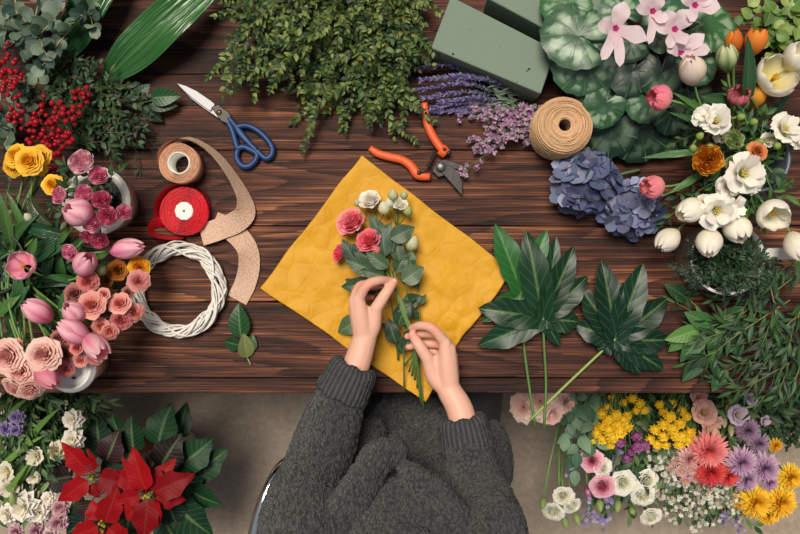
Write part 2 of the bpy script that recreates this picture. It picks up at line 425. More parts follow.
def bez(a, b, c, d, n=8):
    out = []
    for i in range(n + 1):
        t = i / n; s = 1 - t
        out.append(a * s ** 3 + b * (3 * s * s * t) + c * (3 * s * t * t) + d * t ** 3)
    return out
def smooth_path(pts, sub=4):
    pts = [Vector(p) for p in pts]
    if len(pts) < 3:
        a, b = pts; return [a.lerp(b, i / sub) for i in range(sub + 1)]
    out = []
    for i in range(len(pts) - 1):
        p0 = pts[i - 1] if i else pts[0] * 2 - pts[1]; p1 = pts[i]; p2 = pts[i + 1]; p3 = pts[i + 2] if i + 2 < len(pts) else pts[-1] * 2 - pts[-2]
        for k in range(sub):
            t = k / sub
            out.append(.5 * ((2 * p1) + (p2 - p0) * t + (2 * p0 - 5 * p1 + 4 * p2 - p3) * t * t + (3 * p1 - p0 - 3 * p2 + p3) * t ** 3))
    out.append(pts[-1]); return out

G_STEM = C(88, 122, 62); G_DARK = C(38, 74, 48); G_MID = C(62, 106, 58); G_LITE = C(128, 164, 78); G_TUL = C(78, 118, 72)

def cut_flower(kind, name, label, pos, r, d, base, group=None, cols=None, L=None, leaves=(), stemr=.0022, cat='flower', lean=None, stemcol=G_STEM, opn=0, rag=0, extra=None, seed=None, stemlab=None):
    """one cut flower: bloom, stem and its leaves. pos, base: world points; r: bloom radius in metres; d: the way it faces"""
    rr = random.Random(seed if seed is not None else hash((round(pos.x * 1e4), round(pos.y * 1e4))) & 0xffff)
    d = Vector(d).normalized()
    t = thing(name, label, cat, base, group)
    cin, cout = cols
    mb = MB()
    if kind == 'tulip':
        L = L or r * 2.3; o = pos - d * (L * .5); M = frame(o, d, rr.uniform(0, 6)); tulip(mb, M, L, r, cin, cout, opn, rag, 3 if rag else 2, rr, extra)
    elif kind in ('rose', 'ball'):
        o = pos - d * (r * .7); M = frame(o, d, rr.uniform(0, 6)); rose(mb, M, r, cin, cout, 7 if r > .022 else 6 if r > .016 else 4, None, .72 if kind == 'ball' else .1, rr, .05, extra)
    elif kind == 'mum':
        o = pos - d * (r * .2); M = frame(o, d, rr.uniform(0, 6)); mum(mb, M, r, cin, cout, 7 if r > .03 else 6, 26 if r > .03 else 20, .085, .75, rr)
    elif kind == 'daisy':
        o = pos - d * (r * .2); M = frame(o, d, rr.uniform(0, 6)); mum(mb, M, r, cin, cout, 2, 16, .13, .5, rr, .3, extra)
    elif kind == 'ruffle':
        o = pos - d * (r * .3); M = frame(o, d, rr.uniform(0, 6)); mum(mb, M, r, cin, cout, 4, 8, .36, .8, rr, .7, None, 'round')
    elif kind == 'pompon':
        o = pos - d * (r * .3); M = frame(o, d, rr.uniform(0, 6)); pompon(mb, M, r, cout, rr, 34, cin)
    elif kind == 'funnel':
        L = L or r * 1.1; o = pos - d * (L * .5); M = frame(o, d, rr.uniform(0, 6)); funnel(mb, M, r, L, cin, cout, 6, .70, rr, rr.uniform(-.2, .2), .45); funnel(mb, M @ Matrix.Rotation(.5, 4, 'Z'), r * .74, L * 1.15, cin, cout, 5, .66, rr, .2, .12)
    elif kind == 'bud':
        L = L or r * 2.2; o = pos - d * (L * .5); M = frame(o, d, 0); bud(mb, M, L, r, cin, cout)
    bl = part(mb, 'bloom' if kind != 'bud' else 'bud', M_PETAL, t)
    if opn > .25 or (kind == 'funnel' and extra):
        s = MB(); stamens(s, M, (L or r) * .62, r * .16, extra if kind == 'funnel' and extra else C(222, 170, 50)); part(s, 'stamen', M_PETAL, bl)
    # stem
    st = MB(); ln = (o - base).length
    c1 = base + (lean if lean is not None else Vector((0, 0, ln * .35))); c2 = o - d * (ln * .38)
    if c2.z < base.z + .004: c2.z = base.z + .004
    path = bez(base, c1, c2, o + d * (r * .12), 9)
    st.tube(path, stemr * 1.1, stemr, 6, stemcol, mixc(stemcol, G_LITE, .3))
    if kind in ('rose', 'ball', 'mum', 'pompon', 'daisy'):
        if kind in ('rose', 'ball'):
            for k in range(5):
                th = k * 2 * PI / 5; a = M @ Vector((0, 0, 0)); e = M @ Vector((math.cos(th) * r * .85, math.sin(th) * r * .85, r * .25))
                leaf(st, a, e, r * .42, 'lance', -.3, .2, 0, 0, d, 2, 4, G_MID)
        st.sphere(M @ Vector((0, 0, -.22 * r)), r * .26, G_MID, 7, 5)
    part(st, 'stem', M_STEM, t)
    for lf in leaves:
        A, B, W = lf[:3]; o2 = lf[3] if len(lf) > 3 else {}
        q = dict(prof='tulip', bend=.25, fold=.35, nu=4, nv=9, col=jit(G_TUL, .15, rr), roll=rr.uniform(-.3, .3)); q.update(o2)
        lm = MB(); leaf(lm, A, B, W, **q); part(lm, 'leaf', q.get('mat') or M_BLADE, t) if 'mat' not in q else None
    return t

def sprig(name, label, path, spec, group=None, cat='foliage', seed=0, twigs=0, stem_r=.0012, stemcol=C(96, 84, 54), mat=None, stemmat=None, kind=None):
    """a cut sprig: stem plus its foliage. spec: dict(L, W, gap, ang, prof, cols, lift, start)"""
    rr = random.Random(seed * 7919 + 13)
    path = smooth_path(path, 6)
    t = thing(name, label, cat, path[0], group, kind)
    st = MB(); fo = MB()
    def run(p, r0, scale=1.0, dry=False):
        st.tube(p, r0, r0 * .5, 5, stemcol)
        acc = 0; k = 0; tot = sum((p[i + 1] - p[i]).length for i in range(len(p) - 1)); done = 0; nxt = spec.get('start', .12) * tot
        for i in range(len(p) - 1):
            seg = p[i + 1] - p[i]; sl = seg.length
            while nxt <= done + sl:
                q = p[i] + seg * ((nxt - done) / sl); tg = seg.normalized(); f = nxt / tot
                side = tg.cross(UP)
                if side.length < .1: side = tg.cross(Vector((1, 0, 0)))
                side.normalize(); nn = side.cross(tg)
                for sgn in ((1, -1) if spec.get('opp') else ((1,) if k % 2 else (-1,))):
                    a = spec['ang'] * rr.uniform(.75, 1.25); az = rr.uniform(-1, 1) * spec.get('spread', .7)
                    dirv = tg * math.cos(a) + (side * (sgn * math.cos(az)) + nn * math.sin(az) + UP * spec.get('lift', .15)) * math.sin(a)
                    dirv.normalize()
                    ll = spec['L'] * rr.uniform(.75, 1.2) * scale * (1 - .35 * f ** 2); ww = spec['W'] / spec['L'] * ll * rr.uniform(.85, 1.15)
                    e = q + dirv * ll
                    if e.z < FLOORZ[0]: e.z = FLOORZ[0] + .001
                    col = jit(rr.choice(spec['cols']), .15, rr)
                    leaf(fo, q, e, ww, spec.get('prof', 'ovate'), spec.get('bend', .25) * rr.uniform(.5, 1.5), spec.get('fold', .2), 0, rr.uniform(-.6, .6) * spec.get('rollk', 1), UP, spec.get('nu', 2), spec.get('nv', 4), col, None, spec.get('cup', 0))
                nxt += spec['gap'] * rr.uniform(.8, 1.2) * scale; k += 1
            done += sl
        # leaf at the tip
        d = (p[-1] - p[-2]).normalized(); ll = spec['L'] * .8 * scale
        leaf(fo, p[-1], p[-1] + d * ll, spec['W'] * .8 * scale, spec.get('prof', 'ovate'), .2, .2, 0, rr.uniform(-.5, .5), UP, spec.get('nu', 2), spec.get('nv', 4), jit(rr.choice(spec['cols']), .15, rr))
    run(path, stem_r)
    n = len(path)
    for w in range(twigs):
        i = int(n * (.12 + .75 * (w + rr.random()) / max(1, twigs))); i = min(n - 3, max(1, i))
        tg = (path[i + 1] - path[i]).normalized(); side = tg.cross(UP).normalized() * (1 if w % 2 else -1)
        L = (path[-1] - path[0]).length * rr.uniform(.22, .4)
        d = (tg * rr.uniform(.7, 1.1) + side * rr.uniform(.5, 1) + UP * rr.uniform(-.05, .35)).normalized()
        a = path[i]; e = a + d * L; e.z = max(e.z, FLOORZ[0] + .004)
        run(bez(a, a + d * L * .35, a.lerp(e, .7) + UP * .006, e, 7), stem_r * .65, .9)
    part(st, 'stem', stemmat or M_STEM, t)
    part(fo, 'foliage', mat or M_LEAF, t)
    return t
FLOORZ = [TZ]
def blades(t, items, name='leaf', mat=None, cols=None, h=None, r=rnd, **kw):
    """single large leaves given by their ends: (base, tip, width[, overrides])"""
    for it in items:
        A, B, W = it[:3]; q = dict(prof='ovate', bend=.2, fold=.15, nu=6, nv=12, wave=0, col=jit(r.choice(cols), .12, r), roll=r.uniform(-.25, .25)); q.update(kw)
        if len(it) > 3: q.update(it[3])
        lm = MB(); leaf(lm, A, B, W, **q); part(lm, name, mat or M_LEAF, t)
# ------------------------------------------------------------------ setting, camera, light
cam = bpy.data.cameras.new('camera'); cam.lens = 36 * F / 800; cam.sensor_width = 36
co = bpy.data.objects.new('camera', cam); COL.objects.link(co); co.location = (0, 0, CZ); SC.camera = co
w = bpy.data.worlds.new('world'); SC.world = w; w.use_nodes = True
w.node_tree.nodes['Background'].inputs[0].default_value = (*C(214, 222, 235), 1)
w.node_tree.nodes['Background'].inputs[1].default_value = .34
sd = bpy.data.lights.new('daylight', 'SUN'); sd.energy = 4.1; sd.angle = math.radians(26); sd.color = C(255, 244, 228)
so = bpy.data.objects.new('daylight', sd); COL.objects.link(so)
so.rotation_euler = Vector((.17, -.33, -1.0)).to_track_quat('-Z', 'Y').to_euler()
SC.view_settings.view_transform = 'Standard'; SC.view_settings.look = 'None'; SC.view_settings.gamma = 1
SC.view_settings.exposure = 0.0
SC.cycles.use_denoising = True
SC.cycles.max_bounces = 6

M_WOOD = wood(); M_CONC = concrete()
M_WALL = mat_plain('plaster', C(196, 192, 186), .9, bump=.1)
def structure(name, lo, hi, m):
    mb = MB(); mb.box(lo, hi); o = part(mb, name, m, None, None, False); o['kind'] = 'structure'; return o
structure('floor', (-2.6, -2.6, -.1), (2.6, 2.6, 0), M_CONC)
structure('wall_back', (-2.6, 2.5, 0), (2.6, 2.6, 2.9), M_WALL)
structure('wall_left', (-2.6, -2.6, 0), (-2.5, 2.5, 2.9), M_WALL)
structure('wall_right', (2.5, -2.6, 0), (2.6, 2.5, 2.9), M_WALL)

YE = pt(0, 393).y
tb = thing('work_table', 'long dark-stained wooden plank table covered in flowers and florist tools', 'table', (0, .25, 0))
mb = MB(); ys = [393, 378, 302, 226, 150, 74, -2, -78, -150]
for i in range(len(ys) - 1):
    y0 = pt(0, ys[i]).y + (.0007 if i else 0); y1 = pt(0, ys[i + 1]).y - .0007
    mb.box((-1.15, y0, TZ - .035), (1.15, y1, TZ - (.0008 if i % 2 else 0)))
top = bevel(part(mb, 'tabletop', M_WOOD, tb, None, False), .0022)
for sx in (-1, 1):
    for y in (YE + .10, .78):
        mb = MB(); mb.box((sx * 1.02 - .035, y - .035, 0), (sx * 1.02 + .035, y + .035, TZ - .035)); bevel(part(mb, 'leg', M_WOOD, tb, None, False), .003)
for y in (YE + .12, .76):
    mb = MB(); mb.box((-.985, y - .012, TZ - .115), (.985, y + .012, TZ - .035)); part(mb, 'apron', M_WOOD, tb, None, False)

def plate(mb, pts, z0, z1, col=(.5, .5, .5)):
    b = len(mb.v); n = len(pts)
    for z in (z0, z1):
        for p in pts: mb.v.append(Vector((p.x, p.y, z))); mb.c.append(col); mb.uv.append((0, 0))
    mb.f.append(tuple(range(b, b + n))[::-1]); mb.f.append(tuple(range(b + n, b + 2 * n)))
    for i in range(n):
        j = (i + 1) % n; mb.f.append((b + i, b + j, b + n + j, b + n + i))
def pxs(l, h=0.0): return [pt(x, y, h) for x, y in l]
def loop(mb, l, h, r, col=(.5, .5, .5), seg=8, flat=1.0):
    p = smooth_path(pxs(l + [l[0], l[1]], h), 4)[:len(l) * 4 + 1]
    mb.tube(p, r, r, seg, col, cap=False)

M_STEEL = mat_plain('polished steel', C(112, 112, 114), .45, .9, bump=.05)
M_DSTEEL = mat_plain('dark worn steel', C(46, 44, 43), .45, .5, bump=.2, var=.4)
M_BLUE = mat_plain('blue enamel', C(14, 54, 104), .5, bump=.05)
M_ORANGE = mat_plain('orange rubber', C(222, 92, 44), .5, bump=.1)
M_BRASS = mat_plain('brass', C(190, 140, 60), .3, 1.0)

# scissors
t = thing('scissors', 'steel scissors with blue handles lying open side down beside the burlap roll', 'scissors', pt(221, 114))
h = .006
mb = MB(); plate(mb, pxs([(177, 83.5), (187, 86.5), (198, 91.8), (212, 101.5), (216, 105), (211, 112), (204, 107), (193, 98.8), (184, 91)], h), TZ + .0095, TZ + .0125); bevel(part(mb, 'blade', M_STEEL, t, None, False), .0009)
mb = MB(); plate(mb, pxs([(178, 85.5), (190, 91), (210, 103), (231, 118), (228, 124), (218, 118), (206, 110), (192, 99.5)], h), TZ + .0055, TZ + .0090); bevel(part(mb, 'blade', M_STEEL, t, None, False), .0008)
mb = MB(); plate(mb, pxs([(212, 108), (219, 105), (230, 113), (233, 119), (229, 125), (222, 122)], h), TZ + .0092, TZ + .0150); o = bevel(part(mb, 'pivot_plate', M_DSTEEL, t, None, False), .0015)
mb = MB(); mb.lathe([(.0001, .004), (.004, .0035), (.0055, .001), (.0055, 0)], Matrix.Translation(pt(221, 114) + V(0, 0, .015)), 16); part(mb, 'screw', M_BRASS, o)
mb = MB(); loop(mb, [(237, 127), (246, 125.5), (256, 129.5), (265, 137), (272, 147), (271.5, 155), (266, 158.5), (259, 153), (250, 144), (242, 136)], .010, .0062)
mb.tube(smooth_path(pxs([(229, 118), (234, 124), (242, 134), (250, 144), (257, 150.5)], .010)), .0066, .006, 8); part(mb, 'handle', M_BLUE, t)
mb = MB(); loop(mb, [(238, 149), (236.5, 157), (241, 165), (248, 166.5), (255, 161), (257, 154), (251, 150), (244, 147)], .009, .0062)
mb.tube(smooth_path(pxs([(228, 122), (232, 130), (235, 140), (238, 150)], .009)), .0062, .0066, 8)
mb.tube(smooth_path(pxs([(250, 150), (256, 150), (263, 156)], .009)), .005, .005, 8); part(mb, 'handle', M_BLUE, t)

# secateurs
t = thing('secateurs', 'open pruning secateurs with orange grips and dark steel blades above the yellow paper', 'secateurs', pt(440, 168))
def taper(l, h, rad, sub=4):
    p = smooth_path(pxs(l, h), sub); n = len(p); rr = []
    for i in range(n):
        f = i / (n - 1) * (len(rad) - 1); k = min(int(f), len(rad) - 2); rr.append(rad[k] + (rad[k + 1] - rad[k]) * (f - k))
    return p, rr
mb = MB(); p, rr = taper([(424.5, 103), (425, 112), (427, 123), (431, 133), (437, 143), (444, 152)], .010, [.0065, .0075, .008, .0085, .0085, .009]); mb.tube(p, 1, 1, 10, radii=rr)
mb.tube(pxs([(441, 149), (446.5, 154.5)], .010), .0125, .012, 12); part(mb, 'grip', M_ORANGE, t)
mb = MB(); p, rr = taper([(370, 148), (378, 153.5), (390, 157), (402, 160), (411, 166), (418, 175), (430, 177)], .010, [.006, .008, .0085, .0085, .009, .010, .0075]); mb.tube(p, 1, 1, 10, radii=rr); part(mb, 'grip', M_ORANGE, t)
mb = MB()
for q in ((449, 153), (444.5, 149.5)): mb.lathe([(.0001, .0022), (.0034, .0022), (.004, 0)], Matrix.Translation(pt(*q, .0215)), 12)
part(mb, 'rivet', M_DSTEEL, t)
mb = MB(); plate(mb, pxs([(432, 172), (436, 163), (444, 160), (455, 163), (462, 166), (461, 170), (452, 170), (446, 176), (438, 178)]), TZ + .006, TZ + .013); bevel(part(mb, 'anvil', M_DSTEEL, t, None, False), .0012)
mb = MB(); plate(mb, pxs([(438, 170), (449, 166), (457, 172), (461.5, 182), (461.5, 196.5), (455, 189), (447, 180)]), TZ + .0132, TZ + .0165); bevel(part(mb, 'cutting_blade', M_DSTEEL, t, None, False), .0009)
mb = MB(); mb.lathe([(.0001, .005), (.008, .005), (.0095, .003), (.0095, 0)], Matrix.Translation(pt(440.5, 168) + V(0, 0, .0165)), 20); part(mb, 'pivot_bolt', M_STEEL, t)
mb = MB(); mb.lathe([(.0001, .0035), (.004, .0035), (.005, 0)], Matrix.Translation(pt(419, 173, .0175)), 14); mb.tube(pxs([(417, 174), (432, 169)], .0185), .0025, .002, 6); part(mb, 'catch', M_DSTEEL, t)
mb = MB(); a = pt(438, 148, .010); b = pt(428, 168, .010); d = (b - a); s1 = d.normalized().cross(UP)
mb.tube([a + d * (i / 96) + s1 * (.0048 * math.cos(i * .75)) + UP * (.0048 * math.sin(i * .75)) for i in range(97)], .0009, None, 5); part(mb, 'spring', M_DSTEEL, t)

# burlap ribbon roll
M_BURLAP = weave('burlap weave', C(200, 154, 126), C(242, 214, 190), 1900, 1900, .9)
M_BURLAPE = mat_plain('burlap edge', C(196, 150, 120), .9, bump=.8, scale=160, var=.35)
M_CARD = mat_plain('white card', C(224, 222, 216), .7)
M_RED = mat_plain('red satin', C(206, 30, 46), .38, var=.1, scale=20)
def strip(mb, rows, width, th=.0008):
    """ribbon through rows (point, tilt): tilt 0 stands on edge, pi/2 lies flat"""
    pts = [r[0] for r in rows]; p = smooth_path(pts, 6); n = len(p); k = len(rows) - 1; acc = 0
    rows2 = []
    for i, q in enumerate(p):
        f = i / (n - 1) * k; a = min(int(f), k - 1); tl = rows[a][1] + (rows[a + 1][1] - rows[a][1]) * (f - a)
        tg = (p[min(n - 1, i + 1)] - p[max(0, i - 1)]).normalized(); sd = tg.cross(UP).normalized()
        wv = UP * math.cos(tl) + sd * math.sin(tl); nn = tg.cross(wv).normalized()
        if i: acc += (q - p[i - 1]).length
        rows2.append((q, wv, nn, acc))
    for s in (0, 1):
        b = len(mb.v); m = 6
        for q, wv, nn, ac in rows2:
            for j in range(m + 1):
                u = j / m - .5; mb.v.append(q + wv * (u * width) + nn * (th * (s - .5))); mb.c.append((.5, .5, .5)); mb.uv.append((ac / .9, u * width / .9 + .5))
        for i in range(len(rows2) - 1):
            for j in range(m):
                a = b + i * (m + 1) + j; mb.f.append((a, a + 1, a + m + 2, a + m + 1))
def spiral(mb, c, r0, r1, z0, z1, turns, th=.0009, step=26):
    n = int(turns * step); b = len(mb.v)
    for i in range(n + 1):
        a = 2 * PI * i / step; r = r0 + (r1 - r0) * i / n + .0006 * math.sin(a * 3.3); ac = i * .012
        for rr, z in ((r, z0), (r + th, z0), (r + th, z1), (r, z1)):
            mb.v.append(c + V(rr * math.cos(a), rr * math.sin(a), z + .0012 * math.sin(i * .37))); mb.c.append((.5, .5, .5)); mb.uv.append((ac, z * 1.1 + rr))
    for i in range(n):
        q = b + i * 4
        for j in range(4):
            j2 = (j + 1) % 4; mb.f.append((q + j, q + j2, q + 4 + j2, q + 4 + j))
c = pt(179, 163, .045); c.z = TZ
t = thing('burlap_ribbon_roll', 'roll of beige burlap ribbon with its long tail curling round the red roll', 'ribbon', c)
mb = MB(); mb.lathe([(.0195, .0005), (.0195, .048), (.0215, .048), (.0215, .0005)], Matrix.Translation(c), 32); part(mb, 'core', M_CARD, t)
mb = MB(); spiral(mb, c, .0222, .0385, .001, .047, 12, .0011); part(mb, 'winding', M_BURLAPE, t)
mb = MB()
strip(mb, [(pt(161, 165, .024), 0), (pt(162, 152, .026), 0), (pt(171, 141.5, .030), .12), (pt(186, 138, .034), .25), (pt(202, 144, .030), .22), (pt(218, 157, .026), .26), (pt(233, 177, .024), .32), (pt(244, 198, .022), .5), (pt(245, 213, .022), 1.0), (pt(236, 222, .022), 1.3), (pt(222, 228, .020), 1.6), (pt(211, 232, .016), 1.6), (pt(201, 235, .012), 1.6)], .043)
strip(mb, [(pt(214, 222, .0125), 1.57), (pt(228, 228, .011), 1.5), (pt(240, 238, .012), 1.25), (pt(248, 251, .014), 1.1), (pt(249, 267, .011), 1.25), (pt(245, 284, .006), 1.5), (pt(237, 300, .002), 1.57)], .042)
part(mb, 'ribbon_tail', M_BURLAP, t)

# red ribbon roll
c = pt(184, 211, .026); c.z = TZ
t = thing('red_ribbon_roll', 'roll of bright red satin ribbon on a white core', 'ribbon', c)
mb = MB(); mb.lathe([(.0025, .0272), (.017, .0272), (.0185, .0262), (.0185, .0005), (.0025, .0005), (.0025, .0272)], Matrix.Translation(c), 10); part(mb, 'core', M_CARD, t, None, False)
mb = MB(); spiral(mb, c, .019, .0475, .0006, .0258, 26, .0007); part(mb, 'winding', M_RED, t)
mb = MB()
strip(mb, [(pt(210, 205, .013), 0), (pt(203, 190, .013), 0), (pt(186, 183.5, .013), 0), (pt(168, 189, .013), .05), (pt(158, 203, .013), .12), (pt(158, 217, .013), .2), (pt(168, 228, .013), .12)], .025)
strip(mb, [(pt(178, 228, .012), .75), (pt(166, 222, .014), .9), (pt(156, 223, .013), .7), (pt(151, 229, .0125), .25), (pt(156, 236, .0125), .25), (pt(170, 238, .0125), .35), (pt(184, 238, .0125), .2)], .024)
part(mb, 'ribbon_tail', M_RED, t)

# white wreath
M_WICK = mat_plain('whitewashed wicker', C(218, 214, 207), .7, bump=.5, scale=140, var=.2)
c = pt(178, 290, .0165)
t = thing('wicker_wreath', 'round white wicker wreath lying beside the pink flowers', 'wreath', V(c.x, c.y, TZ))
for s in range(20):
    mb = MB(); ph = s * 2.4; k = rnd.choice((2, 3, 4, -3, 5)); ra = rnd.uniform(.007, .0145); p = []
    for i in range(97):
        th = 2 * PI * i / 96; f = ph + k * th; wob = .0016 * math.sin(5 * th + s)
        p.append(c + V((.0815 + (ra + wob) * math.cos(f)) * math.cos(th + s), (.0815 + (ra + wob) * math.cos(f)) * math.sin(th + s), ra * math.sin(f)))
    mb.tube(p, rnd.uniform(.0016, .0027), None, 6, cap=False); part(mb, 'twisted_strand', M_WICK, t)

# yellow paper
def paper():
    m, nt, out = newmat('mustard wrapping paper')
    tc = N(nt, 'TexCoord'); nz = N(nt, 'TexNoise', {'Vector': tc.outputs['Object'], 'Scale': 22.0, 'Detail': 5.0, 'Roughness': .6})
    vo = N(nt, 'TexVoronoi', {'Vector': tc.outputs['Object'], 'Scale': 26.0}, feature='DISTANCE_TO_EDGE')
    h = MA(nt, 'ADD', nz.outputs[0], MA(nt, 'MULTIPLY', SMOOTH(nt, vo.outputs[0], 0, .12), .25))
    col = MIX(nt, nz.outputs[0], C(182, 128, 18), C(216, 164, 40))
    p = N(nt, 'BsdfPrincipled', {'Base Color': col, 'Roughness': .55, 'Specular IOR Level': .25, 'Normal': BUMP(nt, h, .4, .004)})
    nt.links.new(p.outputs[0], out.inputs[0]); return m
mb = MB(); n = 130
c0, c1, c2, c3 = pt(362, 156), pt(511, 271), pt(425, 401), pt(261, 287)
def pap(u, v):
    a = c0.lerp(c1, u); b = c3.lerp(c2, u); p = a.lerp(b, v)
    e = min(u, v, 1 - u, 1 - v)
    p += (V(.5, .5, 0) - V(u, v, 0)) * 0
    wob = .004 * noise.noise(V(u * 5, v * 5, 3.3)); p.x += wob * (1 if e < .02 else .5); p.y += .004 * noise.noise(V(u * 6, v * 6, 8.3))
    # gathered along the lower right edge
    g = math.exp(-((u - .93) / .16) ** 2 - ((v - .52) / .2) ** 2)
    p += (pt(420, 300) - p) * .10 * g * u
    q = V(p.x, p.y, 0)
    wq = q + V(noise.noise(q * 9), noise.noise(q * 9 + V(5, 5, 5)), 0) * .02
    r1 = noise.voronoi(wq * 13 + V(3, 1, 0))[0][0]; r2 = noise.voronoi(wq * 34 + V(7, 9, 2))[0][0]
    amp = .0035 + .011 * max(0, noise.noise(q * 7 + V(1.7, 4.2, 0)) + .25) + .016 * g
    calm = min(1, 2.2 * max(0, .03 + ((u - .0) ** 2 + v ** 2) ** .5 - .06))
    z = amp * (1.0 * (.8 - r1) + .5 * (.8 - r2)) * calm + .0035 * (noise.noise(q * 12) + 1) * .8
    ov = max(0, YE - p.y)
    p.z = TZ + .0015 + z + .004 * (1 - min(1, e * 14)) * (noise.noise(q * 18) + .6) - ov * .25
    return p
mb.grid(pap, n, n, lambda u, t: (.8, .5, .1))
o = part(mb, 'wrapping_paper', paper()); prop(o, 'crumpled square of mustard yellow wrapping paper under the hand-held bouquet', 'paper')
so_ = o.modifiers.new('thick', 'SOLIDIFY'); so_.thickness = .0004; so_.offset = 1

# floral foam
M_FOAM = mat_plain('green floral foam', C(118, 134, 120), .95, bump=.5, scale=420, spec=.1, var=.1)
def foam(l, h, label, dents):
    q = [pt(x, y, h) for x, y in l]; c = sum(q, Vector()) / 4
    t = thing('floral_foam_brick', label, 'floral foam', V(c.x, c.y, TZ), 'floral foam bricks')
    mb = MB(); plate(mb, q[::-1], TZ + .0005, TZ + h); o = part(mb, 'block', M_FOAM, t, None, False); bevel(o, .003)
    mb = MB()
    for x, y, r in dents: mb.sphere(pt(x, y, h + .0002), r, (.03, .04, .035), 7, 4, (1, .7, .15))
    if dents: part(mb, 'poked_hole', mat_plain('hole', C(38, 44, 40), 1), t)
foam([(451, -4), (556, 50), (541, 94), (431, 48)], .08, 'grey-green floral foam brick lying beside the purple lavender', [(453, 54, .0028), (529, 69, .003), (527, 71, .002), (517, 82, .0015), (470, 30, .0012), (500, 47, .001)])
foam([(508, -48), (612, 4), (588, 52), (487, -2)], .08, 'grey-green floral foam brick cut off by the top edge, behind the marbled leaves', [])

# twine
M_TWINE = mat_plain('jute twine', None, .9, bump=.7, scale=300, var=.25)
c = pt(565, 125, .095); c.z = TZ
t = thing('twine_spool', 'fat spool of natural jute twine standing beside the cyclamen', 'twine', c)
mb = MB()
prof = [(.0115, .02), (.0115, .088), (.018, .0965), (.03, .0985), (.042, .096), (.050, .088), (.0545, .074), (.056, .05), (.0545, .026), (.050, .012), (.045, .0035), (.03, .0015)]
mb.lathe(prof, Matrix.Translation(c), 40, C(150, 108, 72))
pf = smooth_path([V(r, 0, z) for r, z in prof], 9)
for i, q in enumerate(pf[6:]):
    for rep in range(2):
        th0 = rnd.uniform(0, 6); tx = rnd.uniform(-.1, .1); ty = rnd.uniform(-.1, .1); cc = jit(C(205, 166, 126), .16); rr = q.x + rnd.uniform(-.0004, .0012)
        mb.tube([c + V(rr * math.cos(a), rr * math.sin(a), max(.0015, q.z + rr * (tx * math.cos(a) + ty * math.sin(a)) * min(1, rr * 18))) for a in [th0 + 2 * PI * k / 40 for k in range(38)]], .00105, None, 5, cc)
part(mb, 'twine_winding', M_TWINE, t)
mb = MB(); mb.lathe([(.0113, .002), (.0113, .09), (.0095, .09), (.0095, .002)], Matrix.Translation(c), 20, C(70, 52, 38)); part(mb, 'core', M_TWINE, t)

# takeaway cup
M_KRAFT = mat_plain('kraft card', C(176, 134, 98), .7, var=.08, scale=60); M_LID = mat_plain('white plastic', C(226, 226, 222), .3, spec=.5)
c = pt(68, 368, .12); c.z = TZ
t = thing('takeaway_cup', 'brown paper takeaway coffee cup with a white lid among the pink roses', 'cup', c)
mb = MB(); mb.lathe([(.0001, .001), (.030, .001), (.031, .0), (.044, .106), (.0425, .106), (.030, .004)], Matrix.Translation(c), 40); part(mb, 'cup_body', M_KRAFT, t)
mb = MB(); mb.lathe([(.0455, .103), (.0475, .104), (.0475, .109), (.0455, .111), (.043, .118), (.041, .121), (.0385, .121), (.037, .117), (.0365, .114), (.030, .113), (.0001, .113)], Matrix.Translation(c), 48); lid = part(mb, 'lid', M_LID, t)
hp = pt(74, 378, .114); mb = MB(); mb.sphere(hp + V(0, 0, .0003), .0042, (.02, .02, .02), 10, 5, (1.1, .6, .12)); part(mb, 'sip_hole', M_DSTEEL, lid)
# ------------------------------------------------------------------ hand-held bouquet
def P3(l, h=None): return [pt(*q) if len(q) == 3 else pt(q[0], q[1], h) for q in l]
GRIP = pt(393, 284, .062)
def held(kind, name, label, px, h, r, d, cols, base, leaves=(), via=None, group=None, buds=(), lcol=None, extra=None):
    pos = pt(px[0], px[1], h); R = r * mpp(pos.z); d = Vector(d).normalized(); rr = random.Random(px[0] * 31 + px[1])
    b = pt(*base); t = thing(name, label, 'flower', b, group)
    mb = MB(); o = pos - d * R * .6; M = frame(o, d, rr.uniform(0, 6))
    if kind == 'bud': bud(mb, M, R * 2, R, cols[0], cols[1])
    else: rose(mb, M, R, cols[0], cols[1], 5 if r > 11 else 4, None, .42 if r > 11 else .4, rr, .05, extra)
    part(mb, 'bloom', M_PETAL, t)
    st = MB(); path = smooth_path([b] + P3(via or [(414, 345, .048), (396, 290, .055)]) + [o - d * .03, o], 5)
    st.tube(path, .0021, .0016, 6, C(72, 104, 52), C(120, 150, 84))
    for k in range(5):
        th = k * 2 * PI / 5; leaf(st, o, M @ Vector((math.cos(th) * R * 1.0, math.sin(th) * R * 1.0, R * .1)), R * .4, 'lance', -.3, .2, 0, 0, d, 2, 4, G_MID)
    st.sphere(o, R * .34, G_MID, 7, 5); part(st, 'stem', M_STEM, t)
    for bx, by, bh, br, c1, c2 in buds:
        q = pt(bx, by, bh); m2 = MB(); dd = (q - GRIP).normalized() + UP * .35; L = br * 2.2 * mpp(q.z)
        bud(m2, frame(q - dd.normalized() * L * .5, dd), L, br * mpp(q.z), c1, c2); m2.tube(bez(path[len(path) * 2 // 3], path[len(path) * 2 // 3] + UP * .004, q - dd * .02, q, 6), .0009, None, 5, G_STEM); part(m2, 'bud', M_PETAL, t)
    for A, B, W, q in leaves:
        q = dict(q); lm = MB(); c = q.pop('c', C(48, 84, 52)); a = pt(*A); e = pt(*B)
        m0 = min(path, key=lambda p: (p - a).length)
        lm.tube([m0, m0.lerp(a, .5) + UP * .003, a], .0008, None, 5, G_STEM)
        leaf(lm, a, e, W * mpp(a.z), **{**dict(prof='ovate', bend=.22, fold=.18, nu=6, nv=10, col=jit(c, .1), wave=.06), **q}); part(lm, 'leaf', M_LEAF, t)
    return t
ROSE_P = (C(242, 82, 114), C(250, 134, 154)); PALE_E = C(252, 186, 190)
LG = C(104, 128, 98)
